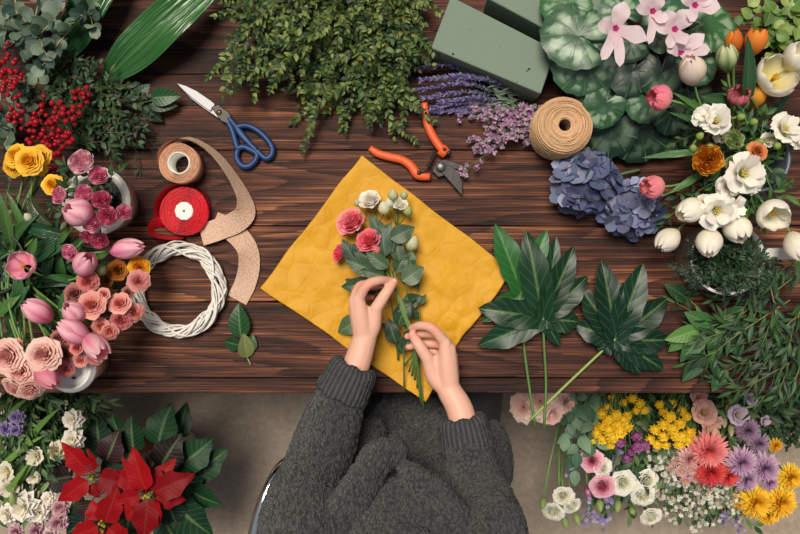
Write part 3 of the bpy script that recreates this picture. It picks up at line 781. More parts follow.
held('rose', 'pink_rose', 'large open coral pink rose at the upper tip of the hand-held bouquet', (350, 221), .05, 15.5, (-.35, .45, .8), ROSE_P, (409, 372, .03),
     [((362, 262, .04), (366, 232, .045), 16, {'c': C(44, 76, 50)}), ((376, 246, .05), (392, 222, .05), 15, {'c': C(70, 100, 72)}), ((357, 264, .045), (342, 239, .045), 15, {'c': C(40, 70, 50)}), ((372, 284, .05), (341, 287, .045), 17, {}), ((360, 318, .03), (338, 333, .02), 20, {'c': C(92, 122, 84)})], extra=PALE_E)
held('rose', 'pink_rose', 'coral pink rose in the middle of the hand-held bouquet', (368, 240), .062, 13, (-.2, .4, .9), ROSE_P, (415, 380, .03),
     [((372, 262, .05), (352, 244, .045), 15, {'c': C(36, 66, 44)}), ((380, 284, .05), (352, 294, .045), 17, {'c': C(40, 74, 46)}), ((388, 268, .075), (366, 252, .07), 15, {'c': C(62, 98, 60)}), ((376, 272, .065), (345, 259, .06), 19, {'c': C(56, 92, 58)}), ((385, 257, .06), (381, 222, .055), 17, {'c': C(44, 82, 66)}), ((385, 276, .07), (360, 270, .068), 14, {'c': C(50, 82, 50)})], extra=C(246, 140, 150))
held('rose', 'pink_rose', 'small half-closed coral pink rose on the side of the hand-held bouquet', (338, 253), .04, 9.5, (-.8, .2, .5), ROSE_P, (404, 366, .025),
     [((368, 292, .04), (345, 279, .03), 14, {'c': C(40, 72, 46)}), ((366, 300, .03), (350, 306, .02), 14, {'c': C(44, 76, 46)})])
held('bud', 'pink_rose', 'narrow salmon rose bud below the middle pink rose of the bouquet', (376, 251), .06, 5, (.1, .7, .6), (C(226, 116, 110), C(240, 160, 150)), (412, 376, .03))
W_ = (C(252, 248, 232), C(252, 250, 244))
held('rose', 'white_spray_rose', 'white spray rose stem with the widest white bloom of the bouquet', (369, 199), .05, 11.5, (-.2, .5, .8), W_, (421, 405, .02),
     [((390, 239, .068), (415, 227, .06), 19, {'c': C(84, 112, 84)}), ((383, 236, .045), (369, 214, .04), 13, {'c': C(52, 86, 50)}), ((394, 252, .06), (378, 236, .05), 15, {'c': C(40, 74, 58)}), ((399, 262, .055), (396, 236, .05), 14, {'c': C(58, 92, 62)}), ((398, 326, .05), (408, 296, .055), 18, {'c': C(42, 78, 46)}), ((396, 344, .04), (388, 318, .04), 16, {'c': C(36, 68, 42)}), ((402, 350, .045), (416, 330, .045), 15, {'c': C(44, 78, 48)})],
     buds=[(357, 203, .048, 3.5, C(150, 170, 100), C(220, 220, 180)), (384, 208, .052, 6.5, C(196, 200, 150), C(244, 240, 226))])
held('rose', 'white_spray_rose', 'white spray rose stem with many small buds on top of the yellow paper', (400, 203), .05, 8.5, (.15, .5, .8), W_, (424, 411, .012),
     [((402, 281, .06), (424, 267, .05), 21, {'c': LG}), ((409, 268, .05), (412, 250, .05), 12, {'c': C(70, 104, 64)}), ((404, 304, .04), (422, 296, .04), 16, {'c': C(50, 84, 52)}), ((396, 272, .05), (406, 252, .05), 15, {'c': C(56, 90, 58)}), ((400, 300, .055), (412, 318, .05), 16, {'c': C(48, 84, 50)})],
     buds=[(393, 195, .055, 5.5, C(150, 170, 90), C(236, 232, 200)), (408, 211, .052, 5, C(140, 164, 84), C(204, 208, 140)), (389, 203, .05, 5, C(200, 204, 150), C(246, 242, 230)), (412, 243, .05, 7.5, C(176, 190, 120), C(244, 240, 216)), (404, 195, .05, 4, C(150, 170, 90), C(226, 224, 190))])
for i, (a, b, c, lab) in enumerate([((404, 392, .02), (404, 330, .04), (409, 262, .045), 'thin leafy green stem running down the middle of the held bouquet'),
                                    ((398, 360, .015), (394, 320, .035), (384, 262, .04), 'dark leafy green stem under the holding fingers'),
                                    ((417, 388, .02), (420, 330, .03), (417, 290, .035), 'bare green stem lying on the creased side of the yellow paper')]):
    sprig('bouquet_greenery', lab, P3([a, b, c]), dict(L=.032, W=.017, gap=.034, ang=.9, cols=[C(44, 80, 48), C(58, 94, 56), C(90, 116, 84)], nu=4, nv=7, start=.3 if i < 2 else .72, lift=.25), None, 'foliage', i + 5, 0, .002, C(74, 108, 56))
# cut leaf on the bare table
t = thing('rose_leaf_sprig', 'small rose leaf sprig lying alone on bare wood below the white wreath', 'leaf', pt(249, 364, .002))
mb = MB(); mb.tube(smooth_path(P3([(251, 365, .002), (246, 355, .004), (240, 340, .008)])), .0021, .0012, 6, C(120, 140, 80)); part(mb, 'stem', M_STEM, t)
blades(t, [(pt(241, 338, .010), pt(239, 303, .012), .046, dict(col=C(40, 84, 50))), (pt(240, 345, .010), pt(224, 341, .008), .034, dict(col=C(36, 82, 48), roll=.4)), (pt(247, 358, .008), pt(243, 333, .018), .034, dict(col=C(140, 150, 96), roll=-.5)), (pt(249, 352, .005), pt(253, 334, .006), .026, dict(col=C(60, 98, 56)))], 'leaf', M_GLOSS, [G_DARK])

# ------------------------------------------------------------------ boxwood heap at the back of the table
BOX = dict(L=.0175, W=.0098, gap=.0085, ang=.95, prof='ovate', cols=[C(58, 88, 44), C(84, 112, 52), C(112, 138, 64), C(150, 168, 92), C(40, 66, 40)], lift=.2, fold=.25, bend=.3, opp=True, spread=1.1)
tips = [(209, 78), (214, 70), (222, 58), (238, 76), (228, 40), (243, 66), (255, 78), (262, 62), (271, 84), (283, 76), (292, 122), (299, 104), (306, 88), (318, 96), (327, 112), (341, 128), (336, 92), (352, 108), (345, 122), (362, 96), (371, 112), (381, 120), (394, 136), (404, 122), (398, 100), (402, 90), (408, 70), (414, 48), (420, 26), (388, 84), (376, 70), (356, 66), (330, 62), (312, 56), (290, 48), (268, 40), (246, 30), (236, 10), (346, 40), (372, 36), (394, 40), (318, 24), (280, 16), (360, 10), (404, 8), (330, 82), (300, 70), (384, 104), (252, 50), (400, 66)]
for i, (x, y) in enumerate(tips):
    L = rnd.uniform(85, 140); a = math.radians(rnd.gauss(62 if x > 260 else 40, 14)); bx = min(404, x + L * math.cos(a)) if x < 380 else x - rnd.uniform(0, 30); by = y - L * math.sin(a)
    h = .012 + .05 * rnd.random() + (.03 if y < 90 else 0)
    sprig('boxwood_sprig', 'leafy twig of small yellow-green boxwood leaves in the heap at the back of the table', P3([(bx, by, .03), ((bx + x) / 2 + rnd.uniform(-8, 8), (by + y) / 2, h + .03), (x, y, max(.008, h * (.4 if y > 80 else .9)))]), BOX, 'boxwood twigs heaped at the back of the table', 'foliage', i, 3, .0012, C(118, 104, 62))

# ------------------------------------------------------------------ corner of greens and berries
t = thing('aspidistra_leaf', 'broad glossy green aspidistra leaf rising beside the boxwood heap', 'leaf', pt(103, 80, .02))
mb = MB(); leaf(mb, pt(104, 82, .03), pt(246, -42, .05), .080, 'ovate', .35, .12, .14, -.15, UP, 12, 30, C(48, 104, 52), C(70, 134, 62)); part(mb, 'leaf_blade', M_BLADE, t)
mb = MB(); mb.tube(P3([(88, 96, .012), (95, 90, .02), (101, 83, .03)]), .0028, .0022, 7, C(90, 128, 70)); part(mb, 'leaf_stalk', M_STEM, t)
t = thing('aspidistra_leaf', 'broad dark green aspidistra leaf half under the round eucalyptus leaves', 'leaf', pt(62, 62, .02))
mb = MB(); leaf(mb, pt(62, 62, .02), pt(136, -50, .045), .080, 'ovate', .3, .14, .08, .12, UP, 12, 28, C(36, 88, 50), C(52, 112, 58)); part(mb, 'leaf_blade', M_BLADE, t)
mb = MB(); mb.tube(P3([(50, 84, .01), (58, 74, .016), (65, 65, .02)]), .0028, .0022, 7, C(90, 128, 70)); part(mb, 'leaf_stalk', M_STEM, t)
t = thing('camellia_leaf_sprig', 'short sprig of large dark glossy leaves pointing at the scissors blades', 'leaf', pt(128, 104, .02))
mb = MB(); mb.tube(P3([(124, 106, .02), (140, 103, .03), (156, 100, .03)]), .0016, None, 6, C(70, 84, 50)); part(mb, 'stem', M_STEM, t)
blades(t, [(pt(150, 98, .03), pt(181, 96, .03), .036, dict(col=C(30, 84, 44))), (pt(148, 103, .024), pt(178, 106, .02), .034, dict(col=C(24, 62, 40))), (pt(142, 106, .02), pt(163, 122, .012), .030, dict(col=C(22, 54, 40))), (pt(134, 100, .03), pt(150, 84, .03), .028, dict(col=C(28, 64, 42)))], 'leaf', M_GLOSS, [G_DARK])
EUC = dict(L=.032, W=.030, gap=.021, ang=1.15, prof='round', cols=[C(86, 112, 98), C(112, 134, 116), C(140, 158, 136), C(60, 88, 78)], lift=.35, fold=.05, bend=.3, opp=True, spread=1.2, nu=5, nv=6, cup=.12)
for i, (l, lab) in enumerate([
    ([(74, -12, .03), (60, 14, .06), (44, 30, .09), (36, 46, .10)], 'silvery eucalyptus branch with round leaves hanging in from the back edge'),
    ([(100, -8, .04), (78, 20, .07), (58, 44, .09), (42, 66, .10)], 'silvery eucalyptus branch crossing the dark aspidistra leaf'),
    ([(14, -10, .04), (18, 22, .06), (24, 44, .07), (40, 72, .06)], 'long eucalyptus stem with widely spaced leaves beside the table corner'),
    ([(-12, 14, .04), (4, 30, .06), (14, 42, .07), (22, 50, .07)], 'short eucalyptus branch with large round leaves above the highest red berries'),
    ([(40, -8, .03), (36, 14, .05), (30, 24, .05), (12, 34, .05)], 'eucalyptus branch with bent stem near the table corner'),
    ([(-6, 132, .03), (6, 116, .05), (14, 104, .05), (28, 84, .06)], 'eucalyptus branch growing up between the red berry clusters'),
    ([(2, 150, .02), (10, 134, .04), (22, 118, .04), (30, 100, .04)], 'grey-green eucalyptus branch just above the yellow flowers')]):
    sprig('eucalyptus_branch', lab, P3(l), EUC, None, 'foliage', 60 + i, 1, .0016, C(172, 140, 108), M_MATTE)
for i, (A, B, W, lab) in enumerate([((82, 12, .10), (64, 17, .11), 12, ''), ((60, 42, .12), (91, 52, .11), 12, '')]):
    pass
RUSC = dict(L=.022, W=.010, gap=.011, ang=.85, prof='lance', cols=[C(34, 66, 40), C(48, 84, 48), C(28, 54, 40), C(66, 100, 56)], lift=.2, fold=.2, opp=True, spread=1.0)
for i, (bx, by, x, y) in enumerate([(40, 60, 92, 62), (44, 84, 100, 78), (40, 100, 116, 88), (52, 112, 128, 100), (48, 118, 122, 112), (60, 130, 140, 118), (56, 126, 112, 128), (64, 146, 128, 132), (70, 150, 120, 144), (40, 70, 76, 80), (36, 74, 70, 96), (90, 110, 146, 96), (86, 100, 132, 84), (84, 118, 142, 128), (20, 104, 62, 88), (60, 96, 104, 100)]):
    sprig('dark_leafy_sprig', 'dark green leafy twig in the dense heap between berries and scissors', P3([(bx, by, .015), ((bx + x) / 2, (by + y) / 2 - 5, .05), (x, y, .03 + .03 * rnd.random())]), RUSC, 'dark leafy twigs in the berry corner', 'foliage', 90 + i, 2, .0013, C(104, 74, 50))
GRS = dict(L=.030, W=.0035, gap=.009, ang=.6, prof='lance', cols=[C(30, 62, 44), C(44, 80, 50)], lift=.1, fold=.2, spread=1.2)
for i, l in enumerate([[(92, 118, .02), (116, 132, .04), (136, 150, .01), (140, 168, .003)], [(96, 124, .02), (118, 128, .035), (142, 138, .012), (150, 148, .004)], [(80, 130, .02), (100, 146, .04), (112, 158, .02)], [(100, 112, .02), (126, 118, .035), (150, 130, .01)]]):
    sprig('needle_leaf_sprig', ['thin needle-leaved twig hanging down beside the white pot', 'thin needle-leaved twig reaching to the burlap roll', 'thin needle-leaved twig behind the two upper pink blooms', 'thin needle-leaved twig under the scissors point'][i], P3(l), GRS, None, 'foliage', 120 + i, 1, .001)
M_BERRY = mat_plain('glossy red berry', C(150, 10, 30), .2, var=.25, scale=40, coat=.5)
bm_ = MB(); bm_.sphere((0, 0, 0), .0053, (.5, 0, 0), 12, 8); bmesh_ = bm_.mesh('berry', Vector()); bmesh_.materials.append(M_BERRY)
def berries(lab, l, n, s):
    rr = random.Random(s); p = smooth_path(P3(l), 8); t = thing('berry_branch', lab, 'berries', p[0])
    st = MB(); st.tube(p, .0014, .0009, 5, C(92, 60, 44)); put = []
    for k in range(n):
        for tr in range(12):
            q = p[int(len(p) * (.12 + .87 * rr.random())) if k else -1]; o = q + V(rr.gauss(0, .0075), rr.gauss(0, .0075), rr.uniform(-.002, .012))
            if all((o - x).length > .0085 for x in put): break
        else: continue
        put.append(o); st.tube([q, o], .0006, None, 4, C(92, 60, 44), cap=False)
        b = bpy.data.objects.new('berry', bmesh_); COL.objects.link(b); b.parent = t; b.location = o - p[0]; f = rr.uniform(.8, 1.15); b.scale = (f, f, f)
    part(st, 'twig', M_WOODY, t)
berries('red berry branch running down the table corner beside eucalyptus leaves', [(4, 36, .06), (8, 62, .085), (5, 78, .085), (12, 92, .08)], 26, 1)
berries('red berry branch with a loose cluster below the large grey-green eucalyptus leaf', [(22, 66, .07), (14, 88, .09), (14, 108, .08), (18, 122, .07)], 26, 2)
berries('thin dark red berry branch between the two brighter berry clusters', [(48, 98, .05), (40, 112, .06), (33, 124, .06), (34, 142, .05)], 18, 3)
berries('red berry branch whose cluster curls up among the dark leafy twigs', [(54, 100, .07), (66, 114, .085), (75, 120, .085), (80, 106, .08), (80, 92, .07)], 32, 4)
berries('dense red berry branch in the middle above the yellow blooms', [(58, 116, .07), (54, 126, .08), (49, 136, .075), (52, 146, .06)], 28, 5)
berries('red berry branch behind the yellow flower and upper pink bloom', [(70, 128, .07), (63, 142, .08), (55, 154, .07), (46, 150, .06)], 28, 6)
berries('low red berry branch hanging between yellow flower and pale pink bloom', [(40, 146, .06), (50, 160, .07), (46, 172, .06), (63, 176, .05)], 28, 7)

# ------------------------------------------------------------------ lavender and limonium
def lavender(lab, l, s):
    rr = random.Random(s); p = smooth_path(P3(l), 14); t = thing('lavender_sprig', lab, 'flower', p[0], 'purple lavender sprigs fanned out from under the foam brick')
    st = MB(); st.tube(p, .0010, .0007, 5, C(92, 112, 88)); fl = MB(); n = len(p)
    for i in range(int(n * .30), n):
        tg = (p[min(n - 1, i + 1)] - p[i - 1]).normalized(); sd = tg.cross(UP).normalized(); nn = sd.cross(tg)
        for k in range(9):
            a = rr.uniform(0, 2 * PI); r = sd * math.cos(a) + nn * math.sin(a); e = p[i] + r * .0055 * rr.uniform(.7, 1.25) + tg * rr.uniform(.003, .008)
            if e.z < TZ: e.z = TZ + .0008
            f = i / n; cc = mixc(C(112, 122, 110), rr.choice([C(116, 104, 166), C(142, 130, 190), C(92, 82, 146), C(168, 158, 206)]), min(1, .1 + f * 1.3) if rr.random() < .9 else .1)
            leaf(fl, p[i] + tg * rr.uniform(-.003, .003), e, .0035, 'petal', .3, 0, 0, rr.uniform(-1, 1), UP, 2, 2, cc)
    for k in range(5):
        q = p[int(n * (.02 + .26 * rr.random()))]; tg = (p[3] - p[0]).normalized(); a = rr.choice((-1, 1)) * rr.uniform(.3, .7)
        sd = tg.cross(UP); leaf(st, q, q + (tg * math.cos(a) + sd * math.sin(a) + UP * .1) * .03, .004, 'lance', .2, .2, 0, 0, UP, 2, 4, C(110, 128, 108))
    part(st, 'stem', M_STEM, t); part(fl, 'flower_spike', M_PETAL, t)
for i, (bx, by, mx, my, x, y, h) in enumerate([(520, 98, 470, 66, 418, 68, .035), (524, 96, 474, 76, 421, 80, .05), (520, 104, 470, 84, 418, 90, .045), (522, 100, 468, 92, 424, 98, .03), (516, 110, 470, 102, 432, 108, .02), (508, 112, 466, 112, 420, 111, .012), (530, 92, 488, 70, 452, 66, .04), (528, 94, 492, 80, 440, 78, .055), (520, 106, 480, 98, 440, 102, .03), (526, 100, 496, 84, 470, 72, .04), (518, 108, 486, 106, 452, 110, .014)]):
    lavender('purple lavender sprig fanned out beside the foam brick and orange secateurs', [(bx, by, .012), (mx, my, h), (x, y, h * .7)], 200 + i)
def limonium(lab, l, s):
    rr = random.Random(s); p = smooth_path(P3(l), 8); t = thing('limonium_sprig', lab, 'flower', p[0], 'pinkish limonium sprigs')
    st = MB(); fl = MB(); st.tube(p[:4], .0011, .001, 5, C(108, 124, 92)); fl.tube(p[3:], .001, .0007, 5, C(108, 124, 92)); n = len(p)
    for k in range(26):
        i = int(n * (.25 + .74 * rr.random())); tg = (p[min(n - 1, i + 1)] - p[max(0, i - 1)]).normalized(); a = rr.uniform(-1.1, 1.1); sd = tg.cross(UP)
        e = p[i] + (tg * math.cos(a) + sd * math.sin(a)) * rr.uniform(.006, .02) + UP * rr.uniform(0, .012); fl.tube([p[i], e], .0005, None, 4, C(120, 136, 100), cap=False)
        for m in range(9):
            b = rr.uniform(0, 2 * PI); c = rr.choice([C(196, 150, 186), C(166, 116, 160), C(216, 182, 206), C(128, 92, 140), C(132, 150, 116)])
            leaf(fl, e, e + V(math.cos(b), math.sin(b), rr.uniform(.1, .9)) * .0055, .0042, 'petal', .3, 0, 0, 0, UP, 2, 2, c)
    part(st, 'stem', M_STEM, t); part(fl, 'flower_head', M_PETAL, t)
for i, (bx, by, x, y) in enumerate([(548, 112, 466, 168), (552, 116, 480, 152), (550, 110, 464, 120), (546, 108, 478, 112), (556, 118, 492, 140), (552, 120, 512, 128), (556, 112, 522, 112), (550, 126, 524, 140), (546, 110, 500, 118), (540, 112, 488, 128), (536, 120, 474, 142)]):
    limonium('pinkish mauve limonium sprig between secateurs blade and twine spool', [(bx, by, .015), ((bx + x) / 2, (by + y) / 2, .035), (x, y, .014)], 230 + i)

# ------------------------------------------------------------------ hydrangea
def hydrangea(lab, cx, cy, h, R, base, s, n=46, sq=1.0):
    rr = random.Random(s); c = pt(cx, cy, h); t = thing('hydrangea', lab, 'flower', pt(*base), None); fl = MB(); st = MB()
    st.tube(bez(pt(*base), pt(*base) + UP * .02, c - UP * .03, c, 8), .003, None, 6, C(84, 104, 66))
    for k in range(n):
        z = 1 - 1.05 * (k + .5) / n; q = math.sqrt(1 - z * z); th = PI * (3 - 5 ** .5) * k + rr.uniform(-.2, .2)
        d = V(q * math.cos(th), q * math.sin(th), z); o = c + V(d.x * R * sq, d.y * R, d.z * R * .62) * rr.uniform(.9, 1.08)
        st.tube([c, o], .0006, None, 4, C(96, 110, 80), cap=False)
        d = (d + V(rr.uniform(-.5, .5), rr.uniform(-.5, .5), .35)).normalized(); M = frame(o, d, rr.uniform(0, 6)); pr = R * .50 * rr.uniform(.85, 1.15)
        cc = rr.choice([C(88, 98, 130), C(108, 116, 146), C(72, 82, 112), C(142, 148, 174), C(94, 98, 132)])
        for m in range(4):
            a = m * PI / 2 + rr.uniform(-.2, .2); e = rr.uniform(.05, .55)
            leaf(fl, o, M @ V(pr * math.cos(a) * math.cos(e), pr * math.sin(a) * math.cos(e), pr * math.sin(e)), pr * 1.02, 'round', -.25, .05, 0, rr.uniform(-.3, .3), d, 4, 5, jit(cc, .12, rr))
        fl.sphere(M @ V(0, 0, .001), pr * .09, C(150, 156, 170), 5, 4)
    part(st, 'stem', M_STEM, t); part(fl, 'bloom', M_HYD, t)
    return t
hydrangea('dusty blue hydrangea head directly below the twine spool', 585, 182, .05, .053, (640, 170, .008), 5, 30, 1.05)
hydrangea('smaller dusty blue hydrangea head beside the lower pink tulip', 632, 209, .042, .046, (676, 190, .008), 6, 26, 1.15)

# ------------------------------------------------------------------ cyclamen in its pot
def cyc_mat(name, k):
    m, nt, out = newmat(name)
    col = colnode(nt, .2); uv = N(nt, 'UVMap'); sx = N(nt, 'SeparateXYZ', {0: uv.outputs[0]}); tc = N(nt, 'TexCoord')
    nz = N(nt, 'TexNoise', {'Vector': tc.outputs['Object'], 'Scale': 34.0, 'Detail': 4.0})
    band = MA(nt, 'MULTIPLY', SMOOTH(nt, sx.outputs[1], .30, .52), SMOOTH(nt, sx.outputs[1], .94, .72))
    ray = MA(nt, 'ABSOLUTE', MA(nt, 'SINE', MA(nt, 'ADD', MA(nt, 'MULTIPLY', sx.outputs[0], 31.0), MA(nt, 'MULTIPLY', nz.outputs[0], 3.0))))
    s = MA(nt, 'MULTIPLY', band, SMOOTH(nt, MA(nt, 'ADD', MA(nt, 'MULTIPLY', ray, .22), MA(nt, 'MULTIPLY', nz.outputs[0], 1.25)), .62, .86))
    vein = SMOOTH(nt, MA(nt, 'ABSOLUTE', MA(nt, 'SINE', MA(nt, 'MULTIPLY', sx.outputs[0], 28.3))), .14, .02)
    c = MIX(nt, MA(nt, 'MULTIPLY', s, k), col, C(134, 160, 132)); c = MIX(nt, MA(nt, 'MULTIPLY', vein, .35), c, C(140, 172, 110))
    p = N(nt, 'BsdfPrincipled', {'Base Color': c, 'Roughness': .38, 'Normal': BUMP(nt, MA(nt, 'ADD', nz.outputs[0], vein), .5, .003)})
    t = N(nt, 'BsdfTranslucent', {'Color': c}); nt.links.new(N(nt, 'MixShader', {0: .1, 1: p.outputs[0], 2: t.outputs[0]}).outputs[0], out.inputs[0]); return m
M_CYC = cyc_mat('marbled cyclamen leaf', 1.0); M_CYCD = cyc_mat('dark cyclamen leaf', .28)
def heart(mb, c, R, notch, nrm, col, wave=.06, s=0):
    rr = random.Random(s); n = Vector(nrm).normalized(); y = Vector((math.cos(notch), math.sin(notch), 0)); y = (y - n * y.dot(n)).normalized(); x = y.cross(n); ph = rr.uniform(0, 6)
    def fn(u, t):
        a = (u - .5) * 2 * PI * .985; k = abs(u - .5) * 2
        rad = R * (1.0 - .10 * math.cos(a) * 0 + .06 * math.cos(2 * a)) * (1 - .62 * max(0, (k - .86) / .14) ** 2) * (1 + .025 * math.sin(15 * a + ph))
        r = rad * t; z = R * (.16 * t - .22 * t * t) + wave * R * t * t * math.sin(4 * a + ph)
        return c - y * (r * math.cos(a)) + x * (r * math.sin(a)) + n * z - y * R * 0
    mb.grid(fn, 36, 8, lambda u, t: col)
POTC = pt(655, 62, 0); POTC.z = TZ
t = thing('cyclamen', 'potted cyclamen with silver-marbled round leaves and pale pink flowers', 'potted plant', POTC)
mb = MB(); mb.lathe([(.0001, .001), (.042, .001), (.055, .085), (.058, .085), (.059, .10), (.055, .10), (.052, .082), (.0001, .080)], Matrix.Translation(POTC), 36); part(mb, 'pot', mat_plain('terracotta', C(166, 92, 62), .8, bump=.2, var=.1), t)
mb = MB(); mb.lathe([(.0001, .09), (.03, .089), (.0535, .084)], Matrix.Translation(POTC), 24, C(46, 36, 30)); part(mb, 'soil', mat_plain('soil', None, .95, bump=1, scale=200), t)
crown = POTC + UP * .088
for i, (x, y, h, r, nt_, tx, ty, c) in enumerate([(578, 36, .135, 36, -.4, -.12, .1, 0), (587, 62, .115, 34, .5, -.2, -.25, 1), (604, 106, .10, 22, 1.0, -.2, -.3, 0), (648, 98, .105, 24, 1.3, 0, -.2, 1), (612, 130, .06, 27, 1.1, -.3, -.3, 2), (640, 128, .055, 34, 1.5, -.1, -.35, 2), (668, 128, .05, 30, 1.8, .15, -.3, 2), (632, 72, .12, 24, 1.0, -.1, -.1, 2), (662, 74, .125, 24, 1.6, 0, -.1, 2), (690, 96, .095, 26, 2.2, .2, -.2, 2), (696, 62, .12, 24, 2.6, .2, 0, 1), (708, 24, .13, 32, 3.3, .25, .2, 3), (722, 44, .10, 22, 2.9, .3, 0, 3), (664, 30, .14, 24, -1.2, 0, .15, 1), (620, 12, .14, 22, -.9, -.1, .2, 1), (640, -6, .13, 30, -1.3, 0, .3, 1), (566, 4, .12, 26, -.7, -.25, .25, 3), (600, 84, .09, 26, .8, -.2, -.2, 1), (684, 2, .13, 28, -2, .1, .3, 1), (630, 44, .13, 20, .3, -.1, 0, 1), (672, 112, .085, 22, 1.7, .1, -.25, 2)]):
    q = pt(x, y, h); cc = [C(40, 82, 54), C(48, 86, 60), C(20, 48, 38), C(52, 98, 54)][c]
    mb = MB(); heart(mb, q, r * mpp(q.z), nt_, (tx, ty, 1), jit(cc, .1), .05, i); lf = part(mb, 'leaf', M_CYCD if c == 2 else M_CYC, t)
    mb = MB(); mb.tube(bez(crown + V(rnd.uniform(-.01, .01), rnd.uniform(-.01, .01), -.004), crown + UP * .03, q - UP * .03, q, 8), .0017, .0013, 6, C(110, 66, 60)); part(mb, 'leaf_stalk', M_STEM, lf)
PK = C(242, 226, 230); MG = C(186, 50, 120)
for i, (x, y, h, l, d) in enumerate([
        (615, 29, .19, [(624, 4, 19), (599, 24, 17), (644, 40, 20), (603, 57, 10), (619, 63, 10)], (0, 0, 1)),
        (652, 12, .19, [(643, -10, 18), (637, 8, 13), (660, -4, 16), (649, 41, 8), (664, 22, 12)], (0, 0, 1)),
        (674, 30, .185, [(662, 14, 20), (690, 12, 20), (684, 44, 16), (668, 46, 10), (656, 27, 14)], (0, 0, 1)),
        (680, 53, .18, [(702, 36, 16), (707, 50, 12), (684, 40, 18), (668, 47, 10), (692, 60, 13)], (0, 0, 1)),
        (694, 6, .19, [(718, 8, 20), (704, -12, 18), (682, -6, 15), (690, 20, 10), (712, -2, 14)], (0, 0, 1))]):
    q = pt(x, y, h); mb = MB()
    for m, (ax, ay, W) in enumerate(l): leaf(mb, q, q + (pt(ax, ay, h + .014) - q) * 1.12, 1.08 * W * mpp(q.z), 'lobe' if W > 12 else 'strap', .35, .12, .10, .15, UP, 6, 10, mixc(PK, MG, .30), jit(PK, .03))
    for m in range(5): a = m * 1.2566; leaf(mb, q + UP * .002, q + V(math.cos(a), math.sin(a), 1.0) * .006, .006, 'petal', 0, 0, 0, 0, UP, 2, 3, MG)
    fl = part(mb, 'flower', M_PETAL, t)
    mb = MB(); mb.tube(bez(crown, crown + UP * .06, q + UP * .012 + (crown - q) * .1, q, 10), .0015, .0012, 6, C(120, 62, 66)); part(mb, 'flower_stalk', M_STEM, fl)

# light green creeping plant
IV = pt(772, 36, 0); IV.z = TZ
t = thing('creeping_plant', 'light green trailing plant in a dark pot near the back corner', 'potted plant', IV)
mb = MB(); mb.lathe([(.0001, .001), (.038, .001), (.05, .08), (.046, .08), (.044, .07), (.0001, .07)], Matrix.Translation(IV), 32); part(mb, 'pot', mat_plain('dark pot', C(44, 40, 38), .6), t)
for i, (x, y, h) in enumerate([(738, 16, .10), (730, 24, .09), (756, 26, .12), (770, 12, .13), (790, 8, .12), (798, 28, .12), (776, 34, .13), (758, 46, .11), (768, 56, .10), (790, 50, .11), (748, 6, .11), (782, -6, .12), (764, 62, .09), (794, 66, .10)]):
    q = pt(x, y, h); a = IV + UP * .07; mb = MB(); p = bez(a, a + UP * .06, q - UP * .005 + (a - q) * .2, q, 8); mb.tube(p, .0012, .0009, 5, C(136, 158, 88))
    for k in range(5):
        o = p[4 + k] if k < 5 else q; th = rnd.uniform(0, 6.3); R = rnd.uniform(.009, .015); e = o + V(math.cos(th), math.sin(th), rnd.uniform(0, .5)) * R * 2
        leaf(mb, o, e, R * 1.7, 'ovate', .3, .2, 0, rnd.uniform(-.4, .4), UP, 4, 6, jit(rnd.choice([C(152, 190, 92), C(122, 166, 76), C(184, 210, 116), C(92, 136, 62)]), .1))
    part(mb, 'trailing_shoot', M_LEAF, t)
# ------------------------------------------------------------------ buckets on the table
M_ENAM = mat_plain('white enamel', C(216, 214, 208), .35, bump=.05, coat=.2)
M_ZINC = mat_plain('grey zinc', C(96, 106, 116), .45, .5, bump=.1)
M_BLACK = mat_plain('black plastic', C(26, 27, 28), .5)
M_WATER = mat_plain('dark wet stems', C(20, 26, 22), .2)
def bucket(name, label, px, py, h, r, m, handle=None, taper=.82, th=.002):
    c = pt(px, py, h); R = r * mpp(c.z); c.z = TZ; t = thing(name, label, 'pot' if 'pot' in name else 'jug' if 'jug' in name else 'bucket', c)
    mb = MB(); mb.lathe([(.0001, .001), (R * taper, .001), (R, h - .004), (R + .0025, h - .002), (R + .0025, h), (R - th, h), (R - th - .002, h - .006), (R * taper - th - .001, .006), (.0001, .006)], Matrix.Translation(c), 44); part(mb, 'bucket_body', m, t)
    mb = MB(); mb.lathe([(.0001, h * .55), (R * (taper + (1 - taper) * .55) - th - .0015, h * .55)], Matrix.Translation(c), 32); part(mb, 'water', M_WATER, t)
    if handle:
        mb = MB(); a = c + V(R - .002, R * handle, h - .012); e = a + V(.064, .004, -.004)
        mb.box((0, -.011, -.004), (.062, .011, .004), Matrix.Translation(a)); bevel(part(mb, 'handle', m, t, None, False), .003)
    return c
BW = bucket('white_pot', 'white thick-rimmed pot holding the pink blooms beside the burlap roll', 96, 201, .085, 33, M_ENAM, None, .82, .013)
BD = bucket('dark_bucket', 'dark plastic bucket cut off by the photo edge, full of tulip stems', -8, 262, .12, 32, M_BLACK)
BG = bucket('zinc_bucket', 'grey zinc bucket holding the tulips and freesias', 757, 158, .14, 33, M_ZINC)
BE = bucket('white_jug', 'white enamel jug with a straight handle full of dark fern below the white tulips', 728, 258, .10, 36, M_ENAM, .12, .95)

